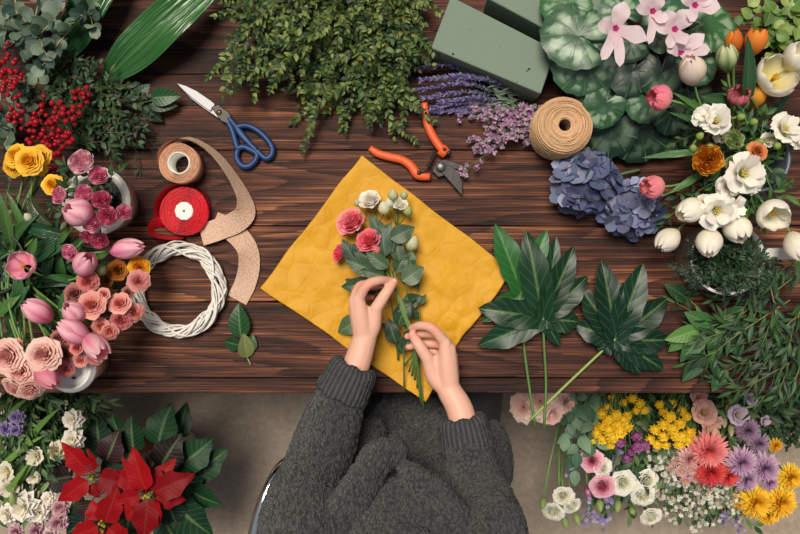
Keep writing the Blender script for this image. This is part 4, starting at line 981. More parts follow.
def sx(b, k, rad=.02): 
    a = k * 2.4; return b + V(rad * math.cos(a), rad * math.sin(a), .012)
cnt = [0]
def lean_out(b, pos, h=.14):
    d = (pos - b); d.z = 0
    return V(d.x * .18, d.y * .18, h)
def tf(kind, name, label, px, py, h, r, d, b, cols, leaves=(), grp=None, **kw):
    cnt[0] += 1; pos = pt(px, py, h); R = r * mpp(pos.z); base = sx(b, cnt[0], .015 + .012 * (cnt[0] % 2))
    lv = [(pt(*A), pt(*B), W * mpp(TZ + A[2]), *(q or ())) for A, B, W, *q in leaves]
    if 'L' in kw: kw['L'] *= mpp(pos.z)
    kw.setdefault('lean', lean_out(base, pos, kw.pop('up', .13)))
    return cut_flower(kind, name, label, pos, R, d, base, grp, cols, leaves=lv, seed=cnt[0] * 17, **kw)
PKT = (C(236, 140, 172), C(252, 206, 216)); PEO = (C(236, 128, 168), C(248, 184, 206)); PEOL = (C(244, 166, 190), C(252, 216, 224)); PEOD = (C(218, 84, 132), C(240, 146, 180))
SAL = (C(226, 122, 116), C(244, 184, 174)); SALD = (C(210, 96, 98), C(232, 150, 146)); CRM = (C(232, 168, 160), C(248, 216, 204)); YEL = (C(246, 178, 30), C(254, 214, 72)); DUS = (C(150, 84, 82), C(190, 128, 122))
G1 = dict(col=C(66, 116, 64)); G2 = dict(col=C(96, 142, 74)); G3 = dict(col=C(44, 86, 58))
# pink double blooms of the white pot
for px, py, h, r, d, cl, lab in [
    (80, 161, .20, 15, (-.1, .3, 1), PEOL, 'largest pale pink double bloom, topmost above the white pot'),
    (98, 175, .19, 11, (.3, .1, 1), PEO, 'round pink double bloom on the inner rim of the white pot'),
    (58, 195, .18, 10.5, (-.5, .1, 1), PEO, 'pink double bloom just below the small yellow flower'),
    (83, 193, .185, 11, (-.1, .1, 1), PEO, 'pink double bloom right above the big pale pink tulip'),
    (101, 199, .19, 11, (.2, .2, 1), PEOD, 'deep pink double bloom in the middle of the white pot'),
    (107, 216, .185, 11.5, (.2, -.2, 1), PEOD, 'deep pink double bloom with dark rim near the bucket front'),
    (124, 212, .17, 9.5, (.5, 0, 1), PEO, 'small pink double bloom hanging over the white pot rim'),
    (91, 222, .185, 12, (0, -.2, 1), PEO, 'pink double bloom between big pale tulip and dark blooms'),
    (99, 241, .15, 10.5, (.2, -.5, 1), PEOD, 'dark pink double bloom hanging lowest below the white pot'),
    (69, 253, .16, 10.5, (-.2, -.4, 1), PEO, 'lone round pink double bloom above the striped leaning tulip'),
    (86, 237, .13, 8, (0, -.4, 1), PEOD, 'half hidden dark pink bloom under the bucket flowers')]:
    tf('ball', 'double_tulip', lab, px, py, h, r, d, BW, cl, stemr=.0022)
# tulips
tf('tulip', 'pink_tulip', 'broad pale pink tulip in front of the white pot, topmost of the tulips', 78, 212, .195, 15, (-.45, .25, .85), BW, PKT, [((86, 236, .13), (62, 262, .09), 12, G1)], L=30, extra=C(226, 116, 156))
tf('tulip', 'pink_tulip', 'pale pink tulip lying sideways and pointing at the white wreath', 127, 249, .12, 11, (1, .10, .25), BD, PKT, [((96, 258, .10), (110, 252, .11), 8, G2)], L=37, stemcol=G_TUL, extra=C(226, 116, 156))
tf('tulip', 'pink_tulip', 'pink tulip with striped petals leaning up beside the lone round bloom', 85, 264, .15, 12, (.5, .55, .6), BD, (C(206, 112, 144), C(240, 190, 202)), [((36, 262, .10), (72, 244, .13), 12, G1)], L=32, extra=C(226, 116, 156))
tf('tulip', 'pink_tulip', 'wide open pale pink tulip showing its orange centre', 22, 266, .17, 13, (-.1, .25, 1), BD, PKT, [((18, 275, .12), (22, 320, .10), 15, G1), ((30, 255, .13), (37, 237, .15), 10, G2)], L=20, opn=.6, extra=C(226, 116, 156))
tf('tulip', 'pink_tulip', 'pale pink tulip leaning over the tulip leaves toward the table corner', 37, 311, .16, 12.5, (-.65, .6, .6), BD, PKT, [((62, 320, .08), (38, 293, .14), 11, G2)], L=33, extra=C(226, 116, 156))
tf('tulip', 'pink_tulip', 'pale pink tulip lowest but one, hanging over the coffee cup lid', 73, 331, .18, 12, (-.7, .55, .5), BD, PKT, [((30, 300, .09), (30, 275, .12), 11, G1)], L=36, extra=C(226, 116, 156))
tf('tulip', 'pink_tulip', 'pale pink tulip with flared petals touching the coffee cup edge', 95, 346, .175, 12, (.7, -.6, .45), BD, (C(214, 130, 148), C(244, 200, 204)), [], L=34, opn=.15, extra=C(226, 116, 156))
tf('tulip', 'pink_tulip', 'deep pink tulip hanging over the left half of the cup lid', 47, 376, .175, 11.5, (.75, -.55, .4), BD, (C(196, 88, 118), C(232, 160, 172)), [((14, 336, .10), (28, 350, .12), 10, G2)], L=34, extra=C(226, 116, 156))
tf('tulip', 'pink_tulip', 'pale pink tulip peeking out behind the salmon spray roses', 74, 312, .165, 11.5, (-.3, .5, .8), BD, PKT, [((63, 322, .13), (64, 290, .14), 9, G1)], L=28, extra=C(226, 116, 156))
# yellow
for px, py, h, r, d, lab in [(14, 155, .15, 11.5, (-.3, .3, 1), 'bright yellow ruffled flower at the table corner edge'), (28, 161, .16, 13, (0, 0, 1), 'largest bright yellow ruffled flower in the corner cluster'),
                             (39, 155, .145, 10, (.3, .2, 1), 'bright yellow ruffled flower nearest the red berries'), (11, 168, .14, 9, (-.2, -.4, 1), 'small yellow ruffled flower lowest in the corner cluster'), (40, 169, .13, 7, (.5, -.5, 1), 'narrow yellow ruffled flower hanging from the corner cluster'), (52, 184, .16, 9.5, (.1, .2, 1), 'single yellow flower between berries and pink blooms')]:
    tf('rose', 'yellow_ranunculus', lab, px, py, h, r, d, BD, YEL)
tf('rose', 'yellow_ranunculus', 'orange-yellow flower touching the white wreath below the sideways tulip', 139, 267, .10, 9.5, (.3, .1, 1), BD, (C(224, 130, 16), C(244, 186, 40)))
tf('rose', 'yellow_ranunculus', 'brownish yellow faded flower beside the wreath', 117, 270, .09, 9.5, (0, .1, 1), BD, (C(140, 74, 24), C(192, 120, 34)))
tf('rose', 'yellow_ranunculus', 'small brown-gold faded flower under the sideways tulip', 106, 281, .09, 6.5, (0, -.1, 1), BD, (C(128, 70, 34), C(166, 104, 50)))
# spray roses
for px, py, h, r, d, cl, lab in [
    (91, 305, .16, 12.5, (.1, .2, 1), SAL, 'open salmon spray rose in the middle of the rose cluster'), (103, 294, .15, 6.5, (.2, .4, 1), SAL, 'tiny salmon rose bud above the open salmon rose'),
    (119, 303, .14, 10, (.1, .3, 1), SAL, 'open salmon spray rose closest to the inner wreath edge'), (135, 313, .12, 9, (.6, -.3, 1), SAL, 'salmon spray rose resting against the white wreath'),
    (121, 321, .13, 9.5, (.3, -.4, 1), SALD, 'darker salmon rose under the open rose by the wreath'), (88, 282, .14, 9.5, (.3, -.2, 1), SALD, 'salmon rose tucked under the striped pink tulip'),
    (110, 332, .14, 8, (.5, -.3, 1), SAL, 'salmon spray rose at the tip of the flared tulip'), (100, 326, .14, 8, (.1, .2, 1), SAL, 'salmon rose between two tulips above the cup'),
    (76, 348, .165, 6.5, (0, .2, 1), SALD, 'red-salmon small bud between the tulips above the cup lid'), (80, 361, .15, 6.5, (.2, -.2, 1), SAL, 'small salmon bud lying on the cup lid rim'),
    (96, 357, .15, 8.5, (.6, -.3, 1), SALD, 'pair-shaped salmon rose hanging over the cup side'), (66, 370, .15, 7.5, (.3, -.3, 1), SALD, 'salmon rose flattened on the white cup lid'),
    (139, 281, .11, 10, (.5, 0, 1), (C(222, 130, 132), C(240, 176, 172)), 'round pink rose bud under the orange-yellow flower'), (74, 294, .12, 10, (0, .1, 1), DUS, 'dusty dark mauve rose in shade behind salmon roses'),
    (64, 354, .15, 13, (.2, .1, 1), (C(176, 106, 100), C(206, 150, 140)), 'dusty brown-pink rose between beige roses and cup lid'), (57, 338, .15, 8, (-.2, .3, 1), DUS, 'dusty rose half hidden under the leaning tulip'), (128, 292, .10, 6, (.2, .3, 1), DUS, 'small dusty bud by the wreath below the pink bud'),
    (6, 357, .19, 16, (-.1, 0, 1), CRM, 'large beige-pink rose cut off by the photo edge'), (43, 355, .19, 15.5, (.1, .1, 1), CRM, 'large beige-pink rose with clear spiral next to the deep pink tulip'),
    (19, 372, .185, 13, (.1, -.1, 1), CRM, 'beige-pink rose between the large edge rose and the table edge'), (13, 389, .18, 12, (-.3, -.6, .8), CRM, 'beige-pink rose hanging over the table edge, lowest in the corner'), (31, 391, .18, 11, (.5, -.6, .8), CRM, 'flared beige-pink rose hanging over the table edge nearest the poinsettia'), (15, 345, .16, 7, (.1, .5, 1), SAL, 'small salmon rose behind the large beige edge rose')]:
    tf('rose', 'spray_rose', lab, px, py, h, r, d, BD, cl, up=.12)
tf('bud', 'green_bud', 'pale green closed bud between tulip and faded yellow flower', 101, 270, .12, 6, (.3, .1, 1), BD, (C(140, 160, 96), C(190, 196, 150)))
tf('bud', 'white_bud', 'small white closed bud among dark leaves beside the dark bucket', 28, 217, .13, 4.5, (-.3, .6, .6), BD, (C(190, 196, 150), C(230, 224, 214)))
# leaves of the tulip bunch and filler
for i, (l, w, cc, lab) in enumerate([
    ([(10, 250, .10), (6, 215, .14), (-4, 186, .15)], 13, G2, 'bright green long leaf rising past the yellow cluster'), ([(30, 250, .09), (14, 208, .13), (6, 190, .13)], 11, G2, 'bright green leaf crossing the dark bucket mouth'),
    ([(48, 276, .10), (40, 262, .12), (60, 214, .10)], 20, G3, 'wide dark tulip leaf below the small yellow flower'), ([(86, 284, .09), (62, 278, .12), (40, 276, .13)], 10, G1, 'curved green stalk-like leaf between open tulip and striped tulip'),
    ([(4, 310, .10), (20, 296, .12), (30, 284, .12)], 14, G1, 'broad green leaf under the open pink tulip'), ([(-6, 318, .10), (6, 300, .12), (24, 292, .12)], 14, G2, 'light green leaf leaving the table edge under the open tulip'),
    ([(4, 340, .08), (16, 326, .11), (26, 318, .11)], 13, G3, 'dark leaf above the large beige edge rose'), ([(58, 246, .10), (72, 232, .14), (80, 216, .15)], 8, G2, 'slim light leaf standing under the broad pale tulip'),
    ([(66, 300, .08), (56, 310, .12), (50, 330, .12)], 12, G1, 'green leaf standing between two leaning tulips'), ([(28, 228, .12), (44, 222, .14), (66, 236, .12)], 18, G3, 'big dark leaf lying under the pink bucket blooms'), ([(30, 196, .12), (44, 206, .14), (54, 226, .12)], 18, dict(col=C(70, 84, 52)), 'olive leaf between yellow flower and pink bloom'),
    ([(60, 268, .08), (74, 262, .12), (96, 254, .11)], 9, G2, 'light leaf pointing toward the sideways tulip'), ([(20, 262, .09), (44, 240, .13), (72, 228, .12)], 22, G3, 'broadest dark leaf under the broad pale pink tulip'), ([(28, 286, .08), (50, 288, .12), (76, 286, .10)], 18, G3, 'dark leaf lying beside the striped pink tulip'), ([(20, 296, .08), (44, 300, .11), (66, 304, .10)], 16, G1, 'leaf behind the tulip that leans to the table corner'), ([(46, 330, .08), (40, 344, .10), (52, 306, .11)], 14, G3, 'dark leaf between two beige roses and a tulip'), ([(8, 236, .09), (30, 230, .13), (52, 214, .12)], 16, G3, 'dark leaf above the dark bucket mouth'), ([(14, 250, .10), (24, 236, .14), (40, 214, .13)], 13, G1, 'leaf rising behind the open tulip'), ([(64, 286, .07), (60, 276, .11), (58, 246, .11)], 13, G1, 'upright leaf left of the lone round bloom'), ([(10, 330, .09), (14, 312, .12), (12, 290, .12)], 14, G1, 'leaf at the photo edge above the beige roses'), ([(90, 276, .07), (76, 270, .10), (60, 258, .10)], 11, G3, 'dark leaf under the striped pink tulip')]):
    p = P3(l); b = sx(BD, i, .02); t = thing('tulip_leaf', lab, 'leaf', b)
    mb = MB(); mb.tube(bez(b, b + UP * .09, p[0] + (p[0] - p[1]).normalized() * .02, p[0], 8), .0028, .0025, 6, G_TUL); part(mb, 'leaf_stalk', M_STEM, t)
    mb = MB(); q = smooth_path(p, 6); leaf(mb, p[0], p[2], w * mpp(p[1].z), 'tulip', .5, .4, .05, rnd.uniform(-.3, .3), UP, 6, 14, jit(cc['col'], .1), None, 0, 0, .25 * rnd.choice((-1, 1))); part(mb, 'leaf_blade', M_BLADE, t)
FIL = dict(L=.030, W=.014, gap=.013, ang=.85, prof='lance', cols=[C(38, 74, 46), C(52, 92, 54), C(28, 56, 42), C(74, 112, 62)], lift=.2, fold=.2, nu=4, nv=6, spread=1)
for i, (l, b) in enumerate([([(20, 226, .08), (40, 240, .09), (62, 240, .06)], 0), ([(16, 250, .08), (46, 252, .09), (70, 270, .06)], 0), ([(20, 272, .08), (52, 290, .08), (80, 292, .05)], 0), ([(16, 262, .09), (60, 262, .08), (98, 262, .06)], 0), ([(10, 236, .09), (24, 214, .10), (34, 196, .09)], 0), ([(20, 280, .08), (54, 306, .08), (90, 318, .05)], 0), ([(14, 280, .08), (40, 318, .08), (60, 340, .06)], 0), ([(6, 280, .08), (22, 312, .08), (24, 344, .06)], 0), ([(30, 270, .07), (84, 284, .06), (118, 290, .05)], 0), ([(6, 244, .1), (4, 212, .11), (10, 182, .09)], 0), ([(40, 250, .05), (80, 246, .07), (104, 250, .07)], 0), ([(90, 196, .13), (88, 176, .15), (84, 168, .15)], 1), ([(104, 190, .13), (112, 176, .14), (122, 168, .12)], 1), ([(84, 210, .12), (66, 214, .14), (52, 206, .12)], 1), ([(88, 200, .13), (76, 186, .15), (66, 176, .13)], 1)]):
    sprig('leafy_twig', 'dark leafy twig filling in ' + ('between the pink tulips and roses' if not b else 'between the pink blooms of the white pot'), [(BW if b else BD) + UP * .05] + P3(l), FIL, 'leafy twigs between tulips and roses' if not b else 'leafy twigs in the white pot', 'foliage', 300 + i, 1, .0014, C(84, 108, 60))

# ------------------------------------------------------------------ tulips and freesias of the zinc bucket
WT = (C(232, 226, 196), C(248, 244, 232)); WT2 = (C(222, 212, 180), C(240, 232, 214)); FRE = (C(236, 230, 180), C(250, 247, 238))
tf('tulip', 'pink_tulip', 'double coral pink tulip pointing at the cyclamen leaves', 660, 98, .17, 13, (-.9, .05, .45), BG, (C(246, 196, 180), C(242, 134, 158)), [((712, 118, .13), (672, 92, .16), 8, G2), ((722, 132, .11), (668, 112, .15), 10, G1)], L=25, rag=.10, opn=.1)
tf('tulip', 'pink_tulip', 'double salmon pink tulip touching the blue hydrangea', 653, 187, .13, 12, (-.95, -.05, .4), BG, (C(246, 200, 184), C(240, 140, 156)), [((704, 172, .12), (668, 194, .12), 9, G2)], L=24, rag=.10, opn=.12)
tf('tulip', 'white_tulip', 'ivory tulip standing under the lowest cyclamen flower', 692, 70, .19, 14, (-.35, .6, .6), BG, (C(206, 190, 168), C(232, 218, 204)), [((738, 110, .12), (700, 96, .15), 20, dict(col=C(66, 110, 66), side=.2))], L=32)
tf('tulip', 'parrot_tulip', 'green and white feathered tulip beside the orange pair', 727, 57, .18, 11, (-.3, .7, .6), BG, (C(104, 148, 72), C(222, 226, 180)), [((745, 110, .14), (747, 34, .20), 17, dict(col=C(58, 100, 66)))], L=30, extra=C(84, 132, 62))
tf('tulip', 'orange_tulip', 'orange tulip half behind the feathered green tulip', 734, 42, .17, 9, (-.2, .8, .5), BG, (C(206, 120, 40), C(236, 142, 52)), [], L=25)
tf('tulip', 'orange_tulip', 'orange tulip split by a dark upright leaf', 756, 41, .175, 11, (.1, .8, .5), BG, (C(214, 130, 50), C(236, 146, 60)), [], L=28, opn=.15)
tf('tulip', 'white_tulip', 'wide open white tulip with yellow stamens near the creeping plant', 776, 77, .17, 19, (.1, .25, 1), BG, (C(230, 214, 120), C(244, 240, 228)), [((770, 120, .12), (792, 84, .16), 9, G3)], L=34, opn=.62)
tf('tulip', 'white_tulip', 'open white tulip cut off by the photo edge above the freesia', 797, 58, .17, 14, (.4, .4, .8), BG, (C(226, 214, 150), C(244, 240, 230)), [], L=30, opn=.45)
tf('tulip', 'orange_tulip', 'small yellow-orange tulip under the open white tulip', 757, 97, .15, 9, (.1, .7, .5), BG, (C(196, 120, 36), C(232, 164, 54)), [], L=24)
tf('tulip', 'red_tulip', 'raspberry red feathered tulip between freesia and orange tulip', 738, 97, .16, 10.5, (-.1, .5, .8), BG, (C(176, 50, 76), C(216, 120, 136)), [], L=20, rag=.14, opn=.25)
tf('ball', 'orange_tulip', 'double orange-yellow tulip with ruffled petals, largest of the orange ones', 708, 160, .175, 17, (-.4, -.1, .9), BG, (C(206, 116, 30), C(246, 180, 56)), [((706, 152, .14), (642, 158, .10), 9, dict(col=C(104, 148, 96)))])
tf('rose', 'orange_rose', 'small apricot rose on top of the white freesia', 758, 150, .18, 9.5, (.1, .3, 1), BG, (C(206, 116, 62), C(232, 156, 104)))
tf('ball', 'green_ranunculus', 'round pale green ranunculus in the middle of the bucket', 735, 139, .18, 11.5, (0, .1, 1), BG, (C(150, 178, 104), C(192, 208, 148)))
tf('ball', 'green_ranunculus', 'small pale green ranunculus next to the double orange tulip', 732, 163, .165, 8.5, (-.1, -.1, 1), BG, (C(154, 180, 100), C(210, 216, 170)))
for px, py, h, r, d, b, lab in [
    (716, 120, .18, 17, (-.2, .2, 1), BG, 'white freesia with green throat beside the raspberry tulip'), (704, 116, .175, 12, (-.6, .3, .8), BG, 'white freesia turned toward the coral pink tulip'), (722, 136, .15, 9, (0, -.5, .8), BG, 'narrow white freesia petal-down beside the green ranunculus'),
    (745, 173, .18, 22, (.1, 0, 1), BG, 'largest white freesia, ruffled, below the apricot rose'), (728, 187, .165, 13, (-.5, -.2, .8), BG, 'cream half-shaded freesia beside the largest white freesia'),
    (717, 211, .18, 19, (-.2, -.2, 1), BG, 'double white freesia among the white tulips'), (735, 208, .17, 13, (.3, -.2, 1), BG, 'white freesia above the low cream tulip'),
    (786, 128, .17, 17, (.2, .3, 1), BG, 'white freesia over the zinc bucket rim'), (797, 138, .16, 12, (.5, 0, 1), BG, 'cream freesia cut off by the photo edge'), (752, 186, .16, 10, (.4, -.3, 1), BG, 'small white freesia tucked under the largest one'), (703, 202, .16, 9, (-.5, .2, .8), BG, 'small white freesia between the cream tulip and double freesia'), (768, 140, .15, 9, (.1, .3, 1), BG, 'small cream freesia behind the apricot rose')]:
    tf('funnel', 'white_freesia', lab, px, py, h, r, d, b, FRE, extra=C(214, 196, 110))
for px, py, h, r, L, d, opn, lab, lv in [
    (690, 210, .16, 13, 33, (-.75, -.35, .45), 0, 'cream tulip closest to the smaller hydrangea, uppermost of the drooping ones', []), (668, 240, .13, 12, 29, (-.7, -.6, .35), 0, 'white tulip drooping furthest out beside the leafy hydrangea side', []),
    (709, 243, .16, 13.5, 32, (-.2, -.75, .5), 0, 'white tulip drooping over the mouth of the white jug', []), (737, 229, .15, 14, 30, (.1, -.7, .5), .05, 'cream tulip under the white freesias above the jug', []),
    (773, 214, .17, 15, 32, (.05, -.55, .8), .42, 'open cream tulip facing down with yellow stamens', [((766, 190, .12), (770, 170, .16), 6, G2)]), (797, 247, .15, 13, 32, (.15, -.8, .45), 0, 'white tulip at the photo edge beside the jug handle', [((786, 196, .12), (800, 206, .13), 8, G2)])]:
    tf('tulip', 'white_tulip', lab, px, py, h, r, d, BG, WT, lv, L=L, opn=opn, stemcol=G_STEM)
for i, (px, py, lab) in enumerate([(700, 136, 'green freesia bud row beside the white freesia'), (693, 148, 'green freesia bud above the double orange tulip'), (760, 142, 'green freesia bud near the zinc rim'), (777, 146, 'yellow-green freesia bud under the white freesia'), (783, 138, 'round green bud between two white freesias'), (741, 117, 'small green bud below the raspberry tulip'), (754, 122, 'green bud beside the dark upright leaf'), (710, 147, 'small green bud between freesia and orange tulip')]):
    tf('bud', 'freesia_bud', lab, px, py, .17, 4.2, (rnd.uniform(-.6, .6), rnd.uniform(-.2, .6), .7), BG, (C(110, 150, 66), C(168, 190, 104)))
FR2 = dict(L=.028, W=.011, gap=.013, ang=.8, prof='lance', cols=[C(64, 108, 58), C(88, 134, 66), C(44, 84, 52)], lift=.2, fold=.2, nu=4, nv=6, spread=1)
for i, l in enumerate([[(740, 150, .1), (726, 150, .13), (718, 138, .14)], [(750, 170, .1), (742, 188, .13), (722, 200, .13)], [(760, 160, .1), (776, 156, .13), (790, 150, .13)], [(757, 140, .1), (752, 126, .14), (760, 112, .14)], [(745, 160, .1), (728, 172, .12), (716, 180, .11)], [(757, 170, .1), (758, 190, .13), (752, 206, .12)], [(745, 145, .1), (716, 134, .12), (690, 128, .10)], [(757, 150, .1), (770, 132, .14), (778, 112, .13)], [(757, 158, .12), (772, 172, .17), (788, 184, .14)], [(757, 158, .12), (770, 186, .16), (780, 200, .12)], [(750, 170, .12), (752, 200, .15), (762, 226, .12)], [(757, 158, .12), (730, 150, .14), (700, 140, .11)], [(757, 150, .12), (745, 118, .16), (742, 84, .13)], [(750, 158, .12), (735, 180, .14), (700, 196, .09)], [(757, 150, .12), (764, 118, .15), (772, 104, .13)], [(750, 165, .1), (720, 168, .12), (690, 150, .08)], [(757, 165, .12), (748, 210, .14), (742, 236, .11)], [(750, 160, .11), (704, 176, .12), (668, 204, .06)], [(748, 166, .11), (700, 190, .11), (664, 222, .05)], [(745, 150, .12), (720, 120, .14), (690, 108, .10)]]):
    sprig('freesia_leaf_sprig', 'leafy green stem between the tulips of the zinc bucket', [BG + UP * .05] + P3(l), FR2, 'leafy stems in the zinc bucket', 'foliage', 340 + i, 1, .0012, C(96, 136, 70))

# dark fern in the white jug
FER = dict(L=.016, W=.0055, gap=.0065, ang=.9, prof='lance', cols=[C(30, 62, 44), C(40, 76, 50), C(24, 50, 40), C(56, 94, 58)], lift=.2, fold=.2, opp=True, spread=1)
for i in range(34):
    a = i * 2.4; rr_ = rnd.uniform(14, 50); x = 727 + rr_ * math.cos(a) * 1.15; y = 262 + rr_ * math.sin(a) * .8 + 6
    if y < 238: y = 238 + rnd.uniform(0, 12)
    sprig('fern_sprig', 'dark fine-leaved sprig rising from the white jug', [BE + UP * .05 + V(rnd.uniform(-.02, .02), rnd.uniform(-.02, .02), 0)] + P3([((727 + x) / 2, (258 + y) / 2, .125), (x, y, rnd.uniform(.07, .12))]), FER, 'fine dark sprigs in the white jug', 'foliage', 400 + i, 2, .001, C(60, 70, 46))
# greenery at the table's near corner
WIL = dict(L=.042, W=.0095, gap=.013, ang=.6, prof='lance', cols=[C(34, 70, 44), C(50, 92, 52), C(66, 110, 60), C(26, 56, 40)], lift=.12, fold=.2, nu=4, nv=7, spread=.9)
for i, (l, lab) in enumerate([([(812, 262, .05), (774, 292, .06), (730, 318, .05), (694, 326, .03)], 'willow-leaved branch crossing below the white jug toward the fatsia leaves'), ([(815, 300, .05), (786, 326, .07), (756, 352, .05), (738, 380, .02)], 'willow-leaved branch hanging toward the table edge'), ([(770, 284, .06), (776, 320, .08), (768, 350, .06), (750, 372, .03)], 'willow-leaved branch with pale twig in the middle of the corner greens'), ([(815, 330, .05), (795, 350, .06), (776, 372, .05), (770, 396, .03)], 'willow-leaved branch hanging over the table edge'), ([(816, 280, .05), (800, 310, .07), (796, 344, .06), (800, 376, .04)], 'willow-leaved branch along the photo edge'), ([(800, 270, .04), (760, 284, .06), (722, 300, .05), (700, 292, .03)], 'willow-leaved branch just under the jug'), ([(812, 350, .05), (784, 366, .06), (752, 384, .04), (732, 392, .02)], 'willow-leaved branch lowest at the table edge'), ([(790, 300, .07), (744, 330, .07), (716, 352, .05), (704, 372, .02)], 'willow-leaved branch over the light green leaves'), ([(810, 310, .04), (770, 334, .05), (730, 346, .04), (712, 340, .02)], 'dark willow-leaved branch under the other branches'), ([(806, 256, .05), (784, 268, .07), (760, 276, .06), (742, 290, .04)], 'willow-leaved branch touching the jug handle'), ([(812, 320, .04), (784, 340, .06), (760, 372, .05), (756, 390, .03)], 'willow-leaved branch between the pale-twigged one and the table edge'), ([(790, 280, .04), (752, 306, .06), (722, 336, .05), (716, 366, .03)], 'willow-leaved branch behind the light green leaves'), ([(812, 344, .04), (798, 372, .06), (792, 398, .04)], 'willow-leaved branch drooping over the edge beside the dark shrub'), ([(770, 300, .03), (744, 316, .05), (726, 324, .05), (716, 312, .04)], 'dark willow-leaved branch with its tip under the fern'), ([(808, 372, .05), (790, 384, .05), (780, 400, .04)], 'short willow-leaved tip over the table edge at the photo edge')]):
    sprig('willow_branch', lab, P3(l), WIL, None, 'foliage', 440 + i, 2, .0014, C(116, 116, 70))
t = thing('broad_leaf_sprig', 'sprig of broad light green leaves between fatsia leaf and willow branches', 'foliage', pt(712, 330, .02))
mb = MB(); mb.tube(smooth_path(P3([(740, 316, .02), (712, 326, .035), (690, 332, .03), (668, 344, .02)])), .002, .0014, 6, C(96, 140, 70)); part(mb, 'stem', M_STEM, t)
blades(t, [(pt(712, 326, .035), pt(684, 312, .04), .036, dict(col=C(70, 124, 62))), (pt(700, 329, .035), pt(664, 340, .03), .034, dict(col=C(110, 160, 80))), (pt(704, 330, .03), pt(680, 362, .02), .038, dict(col=C(62, 116, 60))), (pt(722, 322, .04), pt(738, 356, .03), .038, dict(col=C(50, 104, 56))), (pt(690, 332, .03), pt(668, 352, .015), .028, dict(col=C(90, 142, 70))), (pt(716, 328, .04), pt(712, 366, .03), .032, dict(col=C(78, 130, 64))), (pt(720, 320, .04), pt(742, 308, .05), .03, dict(col=C(66, 120, 60))), (pt(690, 300, .02), pt(664, 284, .02), .034, dict(col=C(44, 100, 54))), (pt(704, 352, .02), pt(682, 382, .015), .036, dict(col=C(48, 96, 58))), (pt(724, 366, .02), pt(712, 392, .015), .032, dict(col=C(58, 110, 60)))], 'leaf', M_LEAF, [G_MID])
mb = MB(); mb.tube(smooth_path(P3([(712, 326, .02), (704, 352, .018), (724, 366, .018)])), .0016, .0012, 5, C(96, 140, 70)); mb.tube(smooth_path(P3([(712, 326, .02), (700, 310, .02), (690, 300, .02)])), .0016, .0012, 5, C(96, 140, 70)); part(mb, 'side_stem', M_STEM, t)

# fatsia leaves
def fatsia(label, cx, cy, h, lobes, stem, cc):
    c = pt(cx, cy, h); t = thing('fatsia_leaf', label, 'leaf', pt(*stem[-1]))
    mb = MB()
    for i, (x, y, W, dh) in enumerate(lobes):
        e = pt(x, y, h + dh); L = (e - c).length
        leaf(mb, c - (e - c) * .05, e, 1.15 * W * mpp(c.z), 'fuse', .22, .20, .05, rnd.uniform(-.12, .12), UP, 8, 16, jit(cc, .1), None, 0, i)
    part(mb, 'leaf_blade', M_GLOSS, t)
    mb = MB(); mb.tube(smooth_path([c + UP * .001] + P3(stem)), .0024, .0030, 7, *((C(140, 166, 84), C(132, 160, 80)) if 'diagonal' in label else (C(92, 126, 62), C(72, 108, 54)))); part(mb, 'leaf_stalk', M_STEM, t)
fatsia('glossy dark fatsia leaf with broad lobes touching the corner of the yellow paper', 543, 318, .03, [(526, 230, 30, .01), (556, 236, 20, .005), (574, 245, 26, .01), (588, 276, 26, .005), (580, 322, 26, -.01), (478, 308, 30, .0), (477, 346, 28, -.008), (560, 346, 14, -.012)], [(544, 345, .022), (546, 385, .012), (544, 428, .02)], C(22, 62, 40))
fatsia('lighter fatsia leaf mostly hidden under the glossy dark one', 521, 292, .012, [(495, 224, 27, .012), (547, 230, 24, .012), (482, 322, 20, 0)], [(524, 345, .008), (529, 385, .006), (535, 426, .012)], C(48, 116, 54))
fatsia('flat dark fatsia leaf with diagonal stalk beside the light green sprig', 615, 339, .022, [(601, 260, 30, .006), (643, 263, 30, .006), (668, 298, 30, .0), (671, 340, 28, -.004), (664, 370, 24, -.008), (641, 374, 24, -.006), (597, 350, 22, -.006), (574, 324, 26, -.004), (580, 288, 28, .0)], [(600, 353, .016), (565, 386, .008), (530, 420, .014)], C(14, 52, 36))
# ------------------------------------------------------------------ flowers standing on the floor
FLOORZ[0] = 0.0
def Z3(l): return [pt(q[0], q[1], z=q[2]) for q in l]
def floor_bucket(label, px, r=.13, h=.29, m=None, y=-.105):
    c = V(pt(px, 0, z=h).x, y, 0); t = thing('floor_bucket', label, 'bucket', c)
    mb = MB(); mb.lathe([(.0001, .001), (r * .8, .001), (r, h - .006), (r + .004, h - .002), (r + .004, h), (r - .003, h), (r * .8 - .004, .008), (.0001, .008)], Matrix.Translation(c), 40); part(mb, 'bucket_body', m or M_ZINC, t)
    mb = MB(); mb.lathe([(.0001, h * .5), (r * .9 - .006, h * .5)], Matrix.Translation(c), 32); part(mb, 'water', M_WATER, t); return c
BF = [floor_bucket('zinc bucket on the floor under the table, holding roses and yellow button flowers', 610), floor_bucket('zinc bucket on the floor under the table, holding coral and purple chrysanthemums', 728), floor_bucket('zinc bucket on the floor under the table, holding white and violet flowers', 30, .12), floor_bucket('zinc bucket standing under the table corner with dark shrub foliage', 812, .09)]
def fbase(b, i, r=.07): a = i * 2.4; return b + V(r * .8 * math.cos(a), r * .6 * math.sin(a), .02)
def ff(kind, name, label, px, py, z, r, d, b, cols, grp=None, **kw):
    cnt[0] += 1; pos = pt(px, py, z=z); base = fbase(b, cnt[0]); rim = V(pos.x * .3 + b.x * .7, b.y - .04, .30) 
    if 'L' in kw: kw['L'] *= mpp(z)
    return cut_flower(kind, name, label, pos, r * mpp(z), d, base, grp, cols, seed=cnt[0] * 13, lean=(rim - base) * 1.25, stemr=.0024, **kw)
